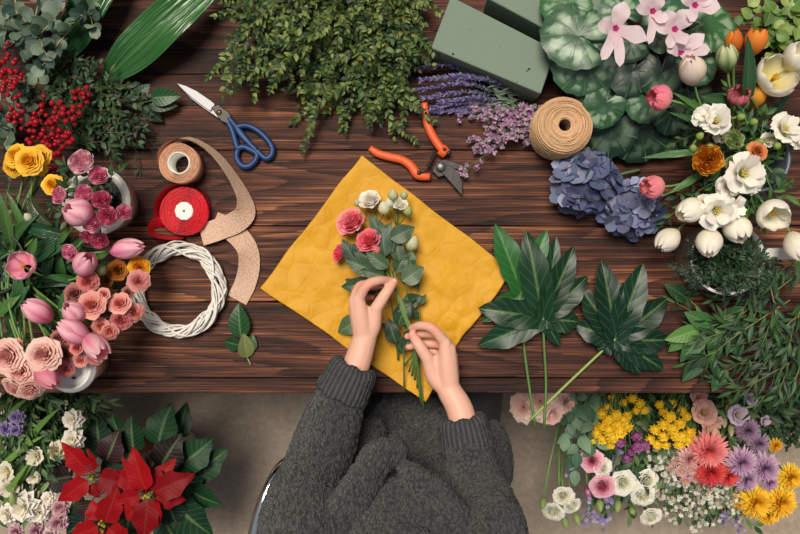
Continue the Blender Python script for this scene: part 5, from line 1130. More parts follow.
def spray(name, label, b, heads, kind, cols, grp=None, n=30, col2=None, w=.13):
    cnt[0] += 1; rr = random.Random(cnt[0]); base = fbase(b, cnt[0]); t = thing(name, label, 'flower', base, grp)
    c = sum((pt(x, y, z=z) for x, y, z, r in heads), Vector()) / len(heads); nod = c + V((b.x - c.x) * .25, .09, -.05)
    st = MB(); p = bez(base, base + V(0, -.02, .2), nod + V(0, .10, .02), nod, 8); st.tube(p, .003, .0022, 6, G_STEM)
    for x, y, z, r in heads:
        q = pt(x, y, z=z); d = (q - nod).normalized() + V(rr.uniform(-.2, .2), rr.uniform(-.2, .2), 1.3); d.normalize(); R = r * mpp(z); M = frame(q - d * R * .3, d, rr.uniform(0, 6))
        st.tube(bez(nod, nod.lerp(q, .4) + V(0, 0, .0), q - d * .03, q - d * R * .3, 5), .0014, .0011, 5, G_STEM)
        mb = MB()
        if kind == 'pompon': pompon(mb, M, R, cols[1], rr, n, cols[0])
        elif kind == 'mum': mum(mb, M, R, cols[0], cols[1], 4, 15, w, .6, rr)
        elif kind == 'daisy': mum(mb, M, R, cols[0], cols[1], 2, 14, .16, .5, rr, .3, C(214, 190, 80))
        elif kind == 'funnel': funnel(mb, M, R, R * 1.0, cols[0], cols[1], 6, .55, rr, .1, .35)
        elif kind == 'rose': rose(mb, M, R, cols[0], cols[1], 5, None, .35, rr, .06)
        part(mb, 'bloom', M_PETAL, t)
    part(st, 'stem', M_STEM, t)
    return t
def filler(name, lab, l, s, cols, grp, n=26, fs=.006, spread=.03):
    rr = random.Random(s); p = smooth_path(l, 8); t = thing(name, lab, 'flower', p[0], grp); st = MB(); fl = MB(); m = len(p); st.tube(p[:m // 3 + 1], .0014, .0012, 5, C(96, 124, 78)); fl.tube(p[m // 3:], .0012, .0007, 5, C(96, 124, 78))
    for k in range(n):
        i = int(m * (.35 + .64 * rr.random())); tg = (p[min(m - 1, i + 1)] - p[max(0, i - 1)]).normalized(); a = rr.uniform(-1.2, 1.2); sd = tg.cross(UP)
        e = p[i] + (tg * math.cos(a) + sd * math.sin(a)) * rr.uniform(.3, 1) * spread + UP * rr.uniform(-.005, .02); fl.tube([p[i], e], .0006, None, 4, C(104, 132, 84), cap=False)
        for q in range(3):
            o = e + V(rr.gauss(0, fs), rr.gauss(0, fs), rr.uniform(0, fs)); c = jit(rr.choice(cols), .08, rr); b0 = rr.uniform(0, 6)
            for j in range(5):
                b = b0 + j * 1.2566; leaf(fl, o, o + V(math.cos(b), math.sin(b), rr.uniform(.1, .6)) * fs, fs * .75, 'petal', .2, 0, 0, 0, UP, 2, 2, c)
    part(st, 'stem', M_STEM, t); part(fl, 'flower_head', M_PETAL, t)
B0, B1, B2, B3 = BF
# peach ruffled blooms
for px, py, z, r, d, lab in [(523, 407, .44, 17, (-.4, .2, 1), 'peach pink ruffled bloom nearest the chair, under the table edge'), (541, 401, .46, 18, (0, .3, 1), 'peach pink ruffled bloom behind the crossing leaf stalks'), (551, 414, .45, 16, (.1, -.4, 1), 'peach pink ruffled bloom lowest of the peach cluster'), (566, 402, .44, 15, (.4, 0, 1), 'peach pink ruffled bloom against the grey-green leaves')]:
    ff('ruffle', 'peach_gladiolus', lab, px, py, z, r, d, B0, (C(242, 186, 176), C(252, 230, 220)))
# white and pink lisianthus
LIS = (C(232, 234, 208), C(248, 246, 238)); LIP = (C(196, 56, 108), C(242, 200, 210))
for px, py, z, r, d, cl, lab in [(564, 497, .36, 9.5, (-.1, -.3, 1), LIS, 'white lisianthus, topmost of the three hanging alone over the floor'), (573, 507, .36, 8.5, (.3, -.5, 1), LIS, 'white lisianthus on the inner side of the hanging three'), (553, 513, .35, 10, (-.4, -.5, 1), LIS, 'white lisianthus lowest of the hanging three'),
    (604, 468, .42, 9, (.3, 0, 1), LIS, 'white lisianthus behind the magenta-centred pink one'), (624, 484, .42, 12, (0, -.2, 1), LIS, 'large white lisianthus beside the open pink lisianthus'), (648, 482, .41, 11, (.2, 0, 1), LIS, 'white lisianthus above another one, toward the white filler flowers'), (644, 497, .41, 11, (0, -.4, 1), LIS, 'white lisianthus directly below its twin'), (652, 518, .38, 10, (.1, -.5, 1), LIS, 'white lisianthus lowest in the right-hand white cluster'),
    (592, 461, .42, 10.5, (-.3, .1, 1), LIP, 'pink lisianthus with magenta heart, upper one'), (603, 487, .42, 11.5, (-.1, -.2, 1), LIP, 'open pink lisianthus with magenta heart, lower one')]:
    ff('rose', 'lisianthus', lab, px, py, z, r, d, B0, cl)
for i, (px, py, z, lab) in enumerate([(543, 503, .35, 'green lisianthus bud furthest out over the bare floor'), (577, 519, .35, 'green lisianthus bud under the hanging white three'), (565, 522, .34, 'pale green lisianthus bud lowest over the floor'), (588, 492, .38, 'dark pink lisianthus bud beside the open pink one'), (600, 505, .37, 'green bud below the open pink lisianthus'), (632, 512, .36, 'green bud between the white lisianthus blooms'), (618, 506, .36, 'slim green bud under the large white lisianthus')]):
    ff('bud', 'lisianthus_bud', lab, px, py, z, 4, (rnd.uniform(-.3, .3), -.8, .4), B0, (C(120, 150, 84), C(176, 192, 124)) if i != 3 else (C(150, 60, 100), C(200, 110, 140)), L=13)
# yellow button flowers
YB = (C(238, 186, 20), C(252, 218, 56))
gy = 'yellow button chrysanthemum sprays'
for lab, hs in [('yellow button chrysanthemum spray just right of the grey-green leaves', [(590, 402, .42, 5.5), (595, 411, .43, 6), (602, 415, .44, 6.5), (592, 424, .42, 6), (608, 408, .43, 5.5)]),
        ('yellow button chrysanthemum spray above the purple button flowers, uppermost', [(609, 420, .46, 7), (616, 416, .46, 7), (624, 421, .46, 7), (618, 426, .47, 7.5), (627, 416, .45, 6), (612, 398, .42, 5)]),
        ('yellow button chrysanthemum spray with the fullest heads beside the purple buttons', [(609, 431, .47, 8), (620, 433, .47, 8), (613, 439, .46, 7.5), (628, 428, .45, 6.5), (604, 427, .46, 6.5)]),
        ('yellow button chrysanthemum spray lowest in the first clump', [(597, 434, .44, 6.5), (603, 440, .44, 6.5), (611, 445, .43, 6), (593, 441, .42, 5), (600, 428, .44, 6)]),
        ('yellow button chrysanthemum spray tight against the table edge', [(632, 399, .42, 6), (640, 404, .42, 6), (623, 403, .42, 5), (645, 411, .42, 5.5), (636, 411, .42, 5)]),
        ('yellow button chrysanthemum spray in the second clump, toward the button purple', [(655, 430, .45, 6.5), (650, 440, .44, 6), (663, 437, .45, 6.5), (657, 445, .43, 6.5), (666, 446, .43, 5.5)]),
        ('yellow button chrysanthemum spray in the middle of the second clump', [(664, 425, .46, 7), (670, 417, .46, 7), (673, 430, .47, 7.5), (680, 424, .46, 7), (676, 437, .46, 7)]),
        ('yellow button chrysanthemum spray in the second clump close to the coral blooms', [(682, 437, .46, 7.5), (690, 433, .45, 7), (688, 441, .45, 7), (679, 445, .44, 6.5), (694, 440, .44, 6)]),
        ('yellow button chrysanthemum spray behind the second clump at the table edge', [(660, 405, .42, 5.5), (672, 404, .42, 5.5), (682, 411, .43, 6), (664, 413, .43, 5.5), (687, 417, .43, 5.5)])]:
    spray('yellow_chrysanthemum', lab, B0 if hs[0][0] < 646 else B1, hs, 'pompon', YB, None, 26)
spray('purple_chrysanthemum', 'spray of small purple button flowers between the two yellow clumps', B0, [(637, 437, .46, 7), (638, 447, .47, 8), (645, 446, .46, 7), (620, 443, .45, 6.5), (627, 459, .44, 6), (632, 452, .45, 6)], 'pompon', (C(116, 44, 92), C(164, 98, 150)), None, 26)
# big chrysanthemums
for px, py, z, r, cin, cout, lab in [(709, 451, .47, 21, C(226, 54, 70), C(246, 136, 132), 'large coral red chrysanthemum, upper of the coral pair'), (711, 473, .46, 17, C(206, 30, 44), C(232, 84, 84), 'bright red-coral chrysanthemum below the large coral one'), (729, 476, .45, 13, C(214, 44, 56), C(236, 98, 96), 'small red-coral chrysanthemum touching the purple blooms'), (690, 459, .45, 13, C(196, 110, 120), C(232, 190, 186), 'faded pink chrysanthemum beside the coral one'),
        (742, 463, .47, 17, C(162, 108, 164), C(206, 166, 204), 'large mauve chrysanthemum next to the coral pair'), (765, 469, .46, 17, C(156, 104, 160), C(202, 162, 202), 'large mauve chrysanthemum nearest the yellow blooms'), (747, 480, .45, 14, C(160, 110, 164), C(208, 170, 206), 'mauve chrysanthemum lowest of the mauve group'), (770, 483, .44, 10, C(156, 104, 160), C(200, 158, 198), 'small mauve chrysanthemum resting on the yellow blooms'), (748, 431, .45, 13, C(110, 66, 122), C(166, 124, 172), 'purple chrysanthemum high under the lilac bloom'), (759, 444, .44, 12, C(104, 62, 118), C(158, 116, 166), 'dark purple chrysanthemum behind the large mauve ones'),
        (756, 503, .42, 19, C(238, 184, 14), C(252, 216, 44), 'big yellow chrysanthemum lowest, nearest the white filler'), (781, 503, .42, 19, C(238, 184, 14), C(252, 216, 44), 'big yellow chrysanthemum lowest at the photo edge side'), (770, 514, .40, 14, C(238, 184, 14), C(252, 214, 40), 'yellow chrysanthemum hanging under the two big yellow ones'), (791, 478, .43, 15, C(238, 184, 14), C(252, 216, 44), 'yellow chrysanthemum at the photo edge above the big pair'), (776, 446, .43, 8, C(216, 146, 8), C(244, 196, 30), 'single small yellow chrysanthemum near the dark shrub foliage'), (740, 501, .40, 11, C(210, 146, 8), C(240, 190, 30), 'small yellow chrysanthemum beside the white filler flowers')]:
    ff('mum', 'chrysanthemum', lab, px, py, z, r, (rnd.uniform(-.2, .2), -.25, 1), B1, (cin, cout))
for hs, lab in [([(682, 473, .44, 8), (692, 471, .45, 8), (686, 482, .43, 7), (697, 480, .44, 7)], 'spray of dusty pink daisies under the faded pink chrysanthemum'), ([(676, 462, .43, 6), (681, 452, .44, 6.5), (672, 470, .42, 6)], 'spray of small dusty pink daisies beside the second yellow clump')]:
    spray('pink_daisy', lab, B1, hs, 'daisy', (C(190, 120, 130), C(222, 172, 170)))
for px, py, z, r, d, cl, lab in [(738, 415, .45, 11, (.1, .1, 1), (C(200, 160, 196), C(226, 208, 226)), 'pale lilac cup bloom under the table edge'), (751, 398, .42, 8, (.3, .3, 1), (C(190, 156, 196), C(220, 206, 226)), 'pale lilac bloom half under the table edge'), (765, 421, .42, 6, (.3, -.2, 1), (C(176, 140, 186), C(212, 190, 216)), 'small lilac bloom beside the dark shrub'),
        (704, 412, .45, 13, (-.2, .3, 1), (C(214, 136, 128), C(236, 190, 178)), 'peach lily-like bloom between yellow buttons and lilac bloom'), (712, 424, .44, 12, (.2, -.3, 1), (C(212, 150, 120), C(232, 196, 176)), 'peach lily-like bloom above the coral chrysanthemum'), (699, 397, .43, 9, (-.1, .3, 1), (C(204, 120, 134), C(230, 176, 182)), 'pink lily-like bloom at the table edge')]:
    ff('funnel', 'lily' if 'lily' in lab else 'bellflower', lab, px, py, z, r, d, B1, cl, extra=C(214, 196, 120))
for i, (px, py) in enumerate([(724, 421), (731, 430), (717, 434), (728, 410), (733, 404)]):
    ff('bud', 'lily_bud', ['slim pale bud between peach and lilac blooms', 'slim green-white bud under the lilac cup bloom', 'slim peach bud right above the coral chrysanthemum', 'slim green bud at the lilac cup bloom', 'short green bud near the table edge by the lilac bloom'][i], px, py, .43, 3.6, (rnd.uniform(-.5, .5), -.7, .6), B1, (C(130, 156, 90), C(216, 206, 160)), L=16)
WF = [C(214, 212, 198), C(196, 200, 178), C(226, 224, 214), C(180, 166, 148), C(110, 130, 96)]
for i, (x, y) in enumerate([(674, 514), (685, 522), (696, 518), (708, 524), (718, 514), (728, 506), (735, 492), (666, 505), (700, 505), (690, 506), (668, 478), (660, 462), (724, 496), (712, 500), (736, 514), (655, 490), (664, 452)]):
    filler('white_filler_flower', 'airy sprig of tiny white flowers below the coral chrysanthemums', Z3([(x * .6 + 270, 380, .30), (x * .85 + 100, y * .5 + 215, .40), (x, y, .39)]), 500 + i, WF, 'sprigs of tiny white flowers', 12, .006, .034)
for i, (x, y) in enumerate([(586, 516), (606, 523), (600, 514), (738, 524), (724, 528), (614, 462), (570, 470)]):
    filler('lavender_filler_flower', 'thin sprig of tiny pale violet flowers hanging lowest over the floor', Z3([(x * .7 + 190, 390, .30), (x * .9 + 65, y * .5 + 215, .37), (x, y, .33)]), 530 + i, [C(150, 136, 186), C(176, 164, 200), C(116, 110, 150)], 'sprigs of tiny violet flowers', 12, .006, .02)
# green leaves of the floor bunches
FG = dict(L=.045, W=.017, gap=.020, ang=.75, prof='lance', cols=[C(46, 84, 52), C(64, 106, 62), C(92, 130, 74), C(38, 68, 46), C(120, 146, 90)], lift=.15, fold=.2, nu=4, nv=6, spread=1)
k = 0
for x0, x1, y0, y1, n, sp in [(585, 700, 405, 452, 22, FG), (585, 665, 455, 515, 20, FG), (690, 790, 405, 450, 18, FG), (665, 740, 470, 518, 18, FG), (735, 800, 405, 440, 8, FG)]:
    for i in range(n):
        x = rnd.uniform(x0, x1); y = rnd.uniform(y0, y1); z = .30 + .09 * rnd.random(); k += 1
        sprig('green_stem_sprig', 'green leafy stem filling the floor bunches between the chrysanthemums', Z3([(x * .6 + 268, 372, .28), (x * .85 + 100, (y + 380) / 2, z + .02), (x, y, z)]), sp, 'leafy stems in the floor bunches', 'foliage', 560 + k, 1, .0016, C(84, 116, 64))
GG = dict(L=.055, W=.034, gap=.024, ang=.8, prof='ovate', cols=[C(116, 146, 118), C(92, 128, 104), C(136, 162, 134), C(72, 108, 84)], lift=.25, fold=.15, nu=4, nv=7, spread=1, bend=.4)
for i, (x, y, z) in enumerate([(566, 436, .44), (578, 452, .43), (588, 440, .43), (572, 424, .45), (586, 418, .44), (576, 470, .38), (594, 456, .42), (570, 456, .40)]):
    sprig('lisianthus_leaf_sprig', 'grey-green broad-leaved stem beside the peach blooms', Z3([(x + 8, 372, .29), (x + 4, (y + 380) / 2, z), (x, y, z - .01)]), GG, 'grey-green leafy stems by the peach blooms', 'foliage', 650 + i, 0, .002, C(100, 132, 92), M_MATTE)
DG = dict(L=.016, W=.011, gap=.0075, ang=1.0, prof='round', cols=[C(28, 54, 36), C(38, 68, 42), C(52, 84, 50)], lift=.3, fold=.2, nu=2, nv=4, opp=True, spread=1.1)
for i in range(16):
    x = rnd.uniform(766, 812); y = rnd.uniform(405, 450)
    sprig('dark_shrub_sprig', 'dark small-leaved shrub twig at the photo edge under the table', Z3([(812, 372, .29), ((812 + x) / 2, (y + 380) / 2, .38), (x, y, .33 + .06 * rnd.random())]), DG, 'dark shrub twigs under the table corner', 'foliage', 670 + i, 2, .0014, C(60, 54, 40))

# ------------------------------------------------------------------ corner bunch on the floor, near side of the berries
VI = (C(92, 76, 160), C(150, 136, 206)); CR = (C(226, 214, 150), C(240, 234, 214)); WM = (C(240, 236, 212), C(250, 248, 242))
for px, py, z, r, d, kind, cl, nm, lab in [(16, 417, .46, 8, (.2, .2, 1), 'ruffle', VI, 'violet_iris', 'violet bloom, topmost of the violet pair at the photo edge'), (4, 429, .45, 8, (-.3, 0, 1), 'ruffle', VI, 'violet_iris', 'violet bloom cut off by the photo edge'), (16, 431, .45, 7, (.3, -.4, 1), 'ruffle', VI, 'violet_iris', 'violet bloom lowest of the violet group'),
    (72, 420, .46, 11, (.1, .1, 1), 'ruffle', WM, 'white_chrysanthemum', 'white ruffled bloom close under the table edge'), (72, 440, .45, 12, (.1, 0, 1), 'ruffle', WM, 'white_chrysanthemum', 'white ruffled bloom behind the small red poinsettia star'), (56, 452, .44, 11, (0, -.2, 1), 'ruffle', (C(214, 196, 140), C(238, 228, 208)), 'white_chrysanthemum', 'cream ruffled bloom beside the dark poinsettia leaf'),
    (35, 456, .45, 10, (-.2, .1, 1), 'funnel', CR, 'white_freesia', 'white star-shaped bloom alone among green leaves'), (5, 472, .44, 11, (-.3, 0, 1), 'funnel', CR, 'white_freesia', 'cream bloom at the photo edge, upper one'), (9, 489, .43, 11, (0, -.2, 1), 'funnel', CR, 'white_freesia', 'cream bloom at the photo edge, lower one'), (34, 478, .42, 7, (.2, 0, 1), 'funnel', CR, 'white_freesia', 'small cream bloom by the long bright leaves'),
    (22, 508, .45, 16, (0, 0, 1), 'ruffle', WM, 'white_chrysanthemum', 'largest white bloom, with a green bud over it'), (7, 515, .43, 12, (-.3, -.1, 1), 'ruffle', WM, 'white_chrysanthemum', 'white bloom at the photo edge beside the largest white bloom'), (38, 514, .43, 12, (.3, -.2, 1), 'ruffle', WM, 'white_chrysanthemum', 'white bloom between the largest white one and the lilac flowers'), (48, 499, .42, 8, (.3, .2, 1), 'ruffle', WM, 'white_chrysanthemum', 'small white bloom near the dark poinsettia leaf tip'),
    (60, 508, .42, 10, (.2, 0, 1), 'ruffle', (C(170, 96, 120), C(214, 170, 180)), 'lilac_stock', 'lilac-pink ruffled bloom next to the poinsettia, upper one'), (58, 523, .41, 11, (.2, -.2, 1), 'ruffle', (C(176, 104, 132), C(216, 172, 186)), 'lilac_stock', 'lilac-pink ruffled bloom next to the poinsettia, lower one'), (36, 531, .40, 10, (0, -.3, 1), 'ruffle', (C(176, 104, 136), C(214, 168, 190)), 'lilac_stock', 'lilac-pink bloom at the bottom photo edge'), (16, 532, .40, 9, (0, -.3, 1), 'ruffle', (C(180, 110, 140), C(216, 176, 190)), 'lilac_stock', 'lilac-pink bloom in the bottom corner'), (50, 535, .40, 9, (0, -.3, 1), 'ruffle', (C(190, 150, 160), C(228, 206, 206)), 'lilac_stock', 'pale lilac bloom cut off by the bottom edge')]:
    ff(kind, nm, lab, px, py, z, r, d, B2, cl)
ff('bud', 'lily_bud', 'slim green bud lying over the largest white bloom', 13, 500, .46, 4, (.1, .9, .5), B2, (C(120, 150, 80), C(190, 204, 140)), L=22)
FG2 = dict(L=.05, W=.014, gap=.018, ang=.7, prof='lance', cols=[C(52, 92, 54), C(84, 126, 70), C(120, 150, 92), C(40, 70, 46)], lift=.15, fold=.2, nu=4, nv=6, spread=1)
for i in range(46):
    x = rnd.uniform(-10, 112) if i < 22 else rnd.uniform(-6, 66); y = rnd.uniform(400, 436) if i < 22 else rnd.uniform(436, 525); z = .29 + .12 * rnd.random()
    sprig('green_stem_sprig', 'green leafy stem in the corner bunch beside the poinsettia', Z3([(x * .7 + 8, 376, .28), (x * .9 + 3, (y + 384) / 2, z + .02), (x, y, z)]), FG2, 'leafy stems in the corner floor bunch', 'foliage', 700 + i, 1, .0016, C(84, 116, 64))
for i, (l, w) in enumerate([([(8, 420, .40), (20, 408, .44), (28, 398, .44)], 7), ([(0, 470, .40), (24, 450, .45), (46, 434, .45)], 7), ([(6, 506, .40), (22, 484, .44), (30, 462, .45)], 8), ([(20, 486, .40), (28, 474, .44), (40, 456, .45)], 7), ([(32, 438, .42), (46, 424, .45), (60, 408, .44)], 7)]):
    t = thing('long_leaf', ['bright long leaf above the violet blooms', 'bright long leaf crossing toward the white star bloom', 'bright long leaf rising beside the cream blooms', 'short bright leaf under the white star bloom', 'bright long leaf between white blooms and table edge'][i], 'leaf', fbase(B2, i)); p = Z3(l)
    mb = MB(); mb.tube(bez(fbase(B2, i), fbase(B2, i) + UP * .2, p[0] + V(0, .04, .03), p[0], 8), .0024, .0022, 6, G_STEM); part(mb, 'leaf_stalk', M_STEM, t)
    mb = MB(); leaf(mb, p[0], p[2], w * mpp(p[1].z), 'blade', .35, .3, 0, .3, UP, 5, 12, jit(C(124, 168, 82), .1)); part(mb, 'leaf_blade', M_BLADE, t)

# poinsettia
PC = pt(152, 468, z=.22); PC.z = 0
t = thing('poinsettia', 'potted red poinsettia with dark green leaves standing on the floor', 'potted plant', PC)
mb = MB(); mb.lathe([(.0001, .001), (.062, .001), (.082, .17), (.086, .17), (.086, .19), (.081, .19), (.078, .165), (.0001, .16)], Matrix.Translation(PC), 36); part(mb, 'pot', mat_plain('terracotta', C(150, 88, 64), .8, bump=.2), t)
mb = MB()
def wrap(u, v):
    a = u * 2 * PI; fr = .010 * math.sin(a * 9 + 1) * v * v + .006 * math.sin(a * 23) * v ** 3; r = .070 + .028 * v + .020 * v ** 4 + fr
    return PC + V(r * math.cos(a), r * math.sin(a), .003 + .245 * v + .01 * math.sin(a * 5) * v)
mb.grid(wrap, 110, 10, lambda u, t: C(226, 218, 206)); part(mb, 'lace_wrap', weave('cream lace', C(196, 180, 160), C(236, 228, 216), 900, 300, .5), t)
PS = PC + UP * .16
mb = MB()
for q in [(148, 495, .50), (94, 477, .48), (103, 526, .47), (165, 450, .38), (182, 490, .37)]: mb.tube(bez(PS + V(rnd.uniform(-.02, .02), rnd.uniform(-.02, .02), 0), PS + UP * .1, pt(*q[:2], z=q[2]) - UP * .1, pt(*q[:2], z=q[2]), 8), .0042, .003, 7, C(96, 112, 66))
part(mb, 'stem', M_STEM, t)
def pl(items, name, cols, mat, **kw):
    for x0, y0, z0, x1, y1, z1, W in items:
        A = pt(x0, y0, z=z0); e = pt(x1, y1, z=z1); lm = MB(); s0 = PS + UP * .08; lm.tube(bez(s0, s0.lerp(A, .5) + UP * .01, A - (e - A) * .2, A, 5), .0015, .0013, 5, C(140, 70, 60) if mat is M_POIN else cols[0])
        leaf(lm, A, e, W * mpp(z0), 'point', .25, .16, .06, rnd.uniform(-.2, .2), UP, 8, 14, jit(rnd.choice(cols), .1), None, 0, rnd.uniform(0, 6), rnd.uniform(-.1, .1)); part(lm, name, mat, t)
pl([(100, 452, .38, 97, 412, .38, 30), (120, 434, .37, 112, 412, .36, 18), (134, 452, .40, 132, 414, .39, 30), (158, 446, .41, 173, 402, .40, 34), (178, 438, .37, 187, 402, .35, 22), (180, 465, .40, 214, 438, .38, 34), (192, 478, .37, 229, 448, .35, 30), (186, 488, .40, 222, 505, .38, 28), (172, 500, .41, 214, 536, .39, 38), (160, 512, .40, 182, 552, .38, 32), (96, 508, .39, 66, 534, .38, 28), (112, 512, .39, 96, 548, .37, 28), (132, 450, .36, 118, 430, .35, 26), (165, 480, .38, 200, 470, .37, 34), (92, 462, .36, 82, 436, .35, 24)], 'leaf', [C(16, 60, 36), C(22, 72, 40), C(14, 50, 36)], M_POIN)
pl([(106, 462, .42, 120, 429, .42, 30), (160, 468, .42, 182, 433, .42, 34), (72, 476, .40, 40, 479, .40, 30), (92, 500, .41, 84, 524, .40, 24), (150, 470, .41, 160, 446, .40, 26)], 'dark_leaf', [C(52, 30, 40), C(44, 34, 38), C(60, 30, 40)], M_POIN)
RD = [C(166, 10, 26), C(182, 14, 30), C(146, 8, 24)]
pl([(146, 490, .50, 133, 446, .50, 28), (155, 492, .50, 195, 474, .49, 28), (148, 501, .50, 143, 540, .49, 28), (140, 496, .50, 116, 500, .495, 18), (152, 500, .50, 160, 526, .49, 18), (153, 488, .495, 162, 470, .49, 16), (140, 488, .495, 118, 474, .49, 22)], 'bract', RD, M_BRACT)
pl([(150, 490, .485, 176, 458, .47, 22), (156, 496, .485, 186, 500, .47, 22), (142, 500, .485, 126, 520, .47, 22), (138, 486, .48, 112, 470, .47, 20), (146, 488, .48, 122, 456, .47, 18)], 'bract', RD, M_BRACT)
pl([(130, 500, .42, 128, 536, .41, 32), (128, 490, .42, 110, 512, .43, 26), (118, 480, .42, 104, 458, .41, 26), (166, 500, .42, 178, 528, .41, 30), (120, 516, .40, 140, 540, .40, 30), (80, 490, .40, 66, 516, .39, 26), (140, 478, .42, 128, 452, .41, 28), (170, 484, .42, 204, 480, .40, 30)], 'leaf', [C(16, 60, 36), C(20, 66, 38), C(12, 46, 34)], M_POIN)
pl([(90, 472, .48, 62, 442, .48, 24), (93, 471, .485, 88, 448, .48, 15), (88, 480, .48, 58, 501, .47, 22), (99, 477, .48, 128, 484, .47, 26), (92, 484, .475, 100, 498, .47, 14)], 'bract', RD, M_BRACT)
pl([(105, 522, .47, 118, 486, .48, 26), (98, 526, .47, 70, 536, .46, 24), (108, 528, .47, 132, 544, .46, 26), (103, 532, .47, 98, 560, .46, 24), (98, 520, .465, 92, 500, .46, 20)], 'bract', RD, M_BRACT)
for cx, cy, cz in [(148, 496, .503), (93, 477, .483), (103, 527, .473)]:
    mb = MB()
    for k in range(7):
        q = pt(cx, cy, z=cz) + V(rnd.gauss(0, .0055), rnd.gauss(0, .0055), 0); mb.sphere(q, .0038, rnd.choice([C(170, 176, 70), C(196, 170, 60), C(120, 130, 60)]), 7, 5, (1, 1, 1.4))
    part(mb, 'flower_centre', M_PETAL, t)
# ------------------------------------------------------------------ chair and person
t = thing('chair', 'chair with bent chrome tube arms under the person in the grey cardigan', 'chair', V(-.04, -.60, 0))
M_CHROME = mat_plain('chrome', C(225, 225, 228), .12, 1.0)
M_SEAT = mat_plain('dark seat fabric', C(52, 52, 54), .85, bump=.4, scale=300)
mb = MB(); mb.box((-.255, -.82, .40), (.175, -.40, .448)); bevel(part(mb, 'seat', M_SEAT, t, None, False), .018, 4)
mb = MB(); mb.box((-.24, -.90, .55), (.16, -.865, .88)); bevel(part(mb, 'backrest', M_SEAT, t, None, False), .015, 4)
for s, x in ((-1, -.272), (1, .192)):
    mb = MB(); mb.tube(smooth_path([V(x + s * .01, -.84, .012), V(x + s * .004, -.86, .30), V(x + s * .03, -.83, .60), V(x + s * .05, -.72, .668), V(x + s * .035, -.56, .680), V(x, -.455, .664), V(x - s * .03, -.425, .60), V(x - s * .07, -.46, .47), V(x - s * .08, -.60, .425)], 7), .0115, None, 12); part(mb, 'tube_frame', M_CHROME, t)
mb = MB(); mb.tube([V(-.272, -.60, .40), V(.192, -.60, .40)], .010, None, 10); mb.tube([V(-.272, -.845, .70), V(.192, -.845, .70)], .010, None, 10); part(mb, 'cross_tube', M_CHROME, t)

def remeshed(mb, vox, smooth=6, name='m'):
    me = mb.mesh(name, Vector(), True); o = bpy.data.objects.new(name, me); COL.objects.link(o)
    m = o.modifiers.new('r', 'REMESH'); m.mode = 'VOXEL'; m.voxel_size = vox; m.use_smooth_shade = True
    s = o.modifiers.new('s', 'SMOOTH'); s.factor = .5; s.iterations = smooth
    dg = bpy.context.evaluated_depsgraph_get(); dg.update()
    out = bpy.data.meshes.new_from_object(o.evaluated_get(dg)); bpy.data.objects.remove(o); bpy.data.meshes.remove(me)
    out.polygons.foreach_set('use_smooth', [True] * len(out.polygons)); return out
def limb(mb, pts, rad, sub=5, seg=14):
    p = smooth_path(pts, sub) if len(pts) > 2 else smooth_path(pts, 6); n = len(p); rr = []
    for i in range(n):
        f = i / (n - 1) * (len(rad) - 1); k = min(int(f), len(rad) - 2); rr.append(rad[k] + (rad[k + 1] - rad[k]) * (f - k))
    mb.tube(p, 1, 1, seg, radii=rr); mb.sphere(p[0], rr[0] * .995, (.5,) * 3, seg, 8); mb.sphere(p[-1], rr[-1] * .995, (.5,) * 3, seg, 8)
def H(l): return [pt(x, y, z=z) for x, y, z in l]
fr = [.0082, .0078, .0074, .0064]
HL = dict(elbow=(308, 482, .90), fore=(352, 376, .842), wrist=(364.5, 339, .834),
    fingers=[[(358.5, 299, .858), (366.5, 285.5, .870), (378, 280.5, .862), (389, 280, .843)],
             [(354.5, 301, .852), (359.5, 287, .852), (370, 284.5, .840), (383, 285, .822)],
             [(354.5, 309, .842), (356, 293, .826), (366, 287, .812), (377, 287, .806)],
             [(357, 316, .833), (357, 304, .813), (364, 298, .804), (372, 297, .801)]],
    thumb=[(372.5, 326, .838), (376.5, 308, .850), (385, 294.5, .853), (394, 281.5, .842)])
HR = dict(elbow=(484, 520, .92), fore=(463, 420, .852), wrist=(449, 390, .838),
    fingers=[[(445, 342.5, .858), (432.5, 328.5, .868), (421.5, 325.5, .856), (412, 327.5, .838)],
             [(449.5, 348, .852), (438, 335, .846), (422, 333.5, .828), (407.5, 336.5, .818)],
             [(451.5, 355, .842), (441, 345, .826), (424, 344, .812), (408.5, 347, .808)],
             [(451.5, 362.5, .833), (442, 355, .814), (430, 351.5, .805), (420, 351, .802)]],
    thumb=[(434.5, 377, .838), (427, 358, .850), (418.5, 344.5, .854), (412.5, 335, .842)])
S = {-1: V(-.165, -.515, 1.02), 1: V(.165, -.515, 1.03)}
person = thing('person', 'person in a chunky charcoal cardigan sitting at the table and tying pink roses', 'person', V(0, -.55, 0))
mb = MB(); tips_w = []; nails = []
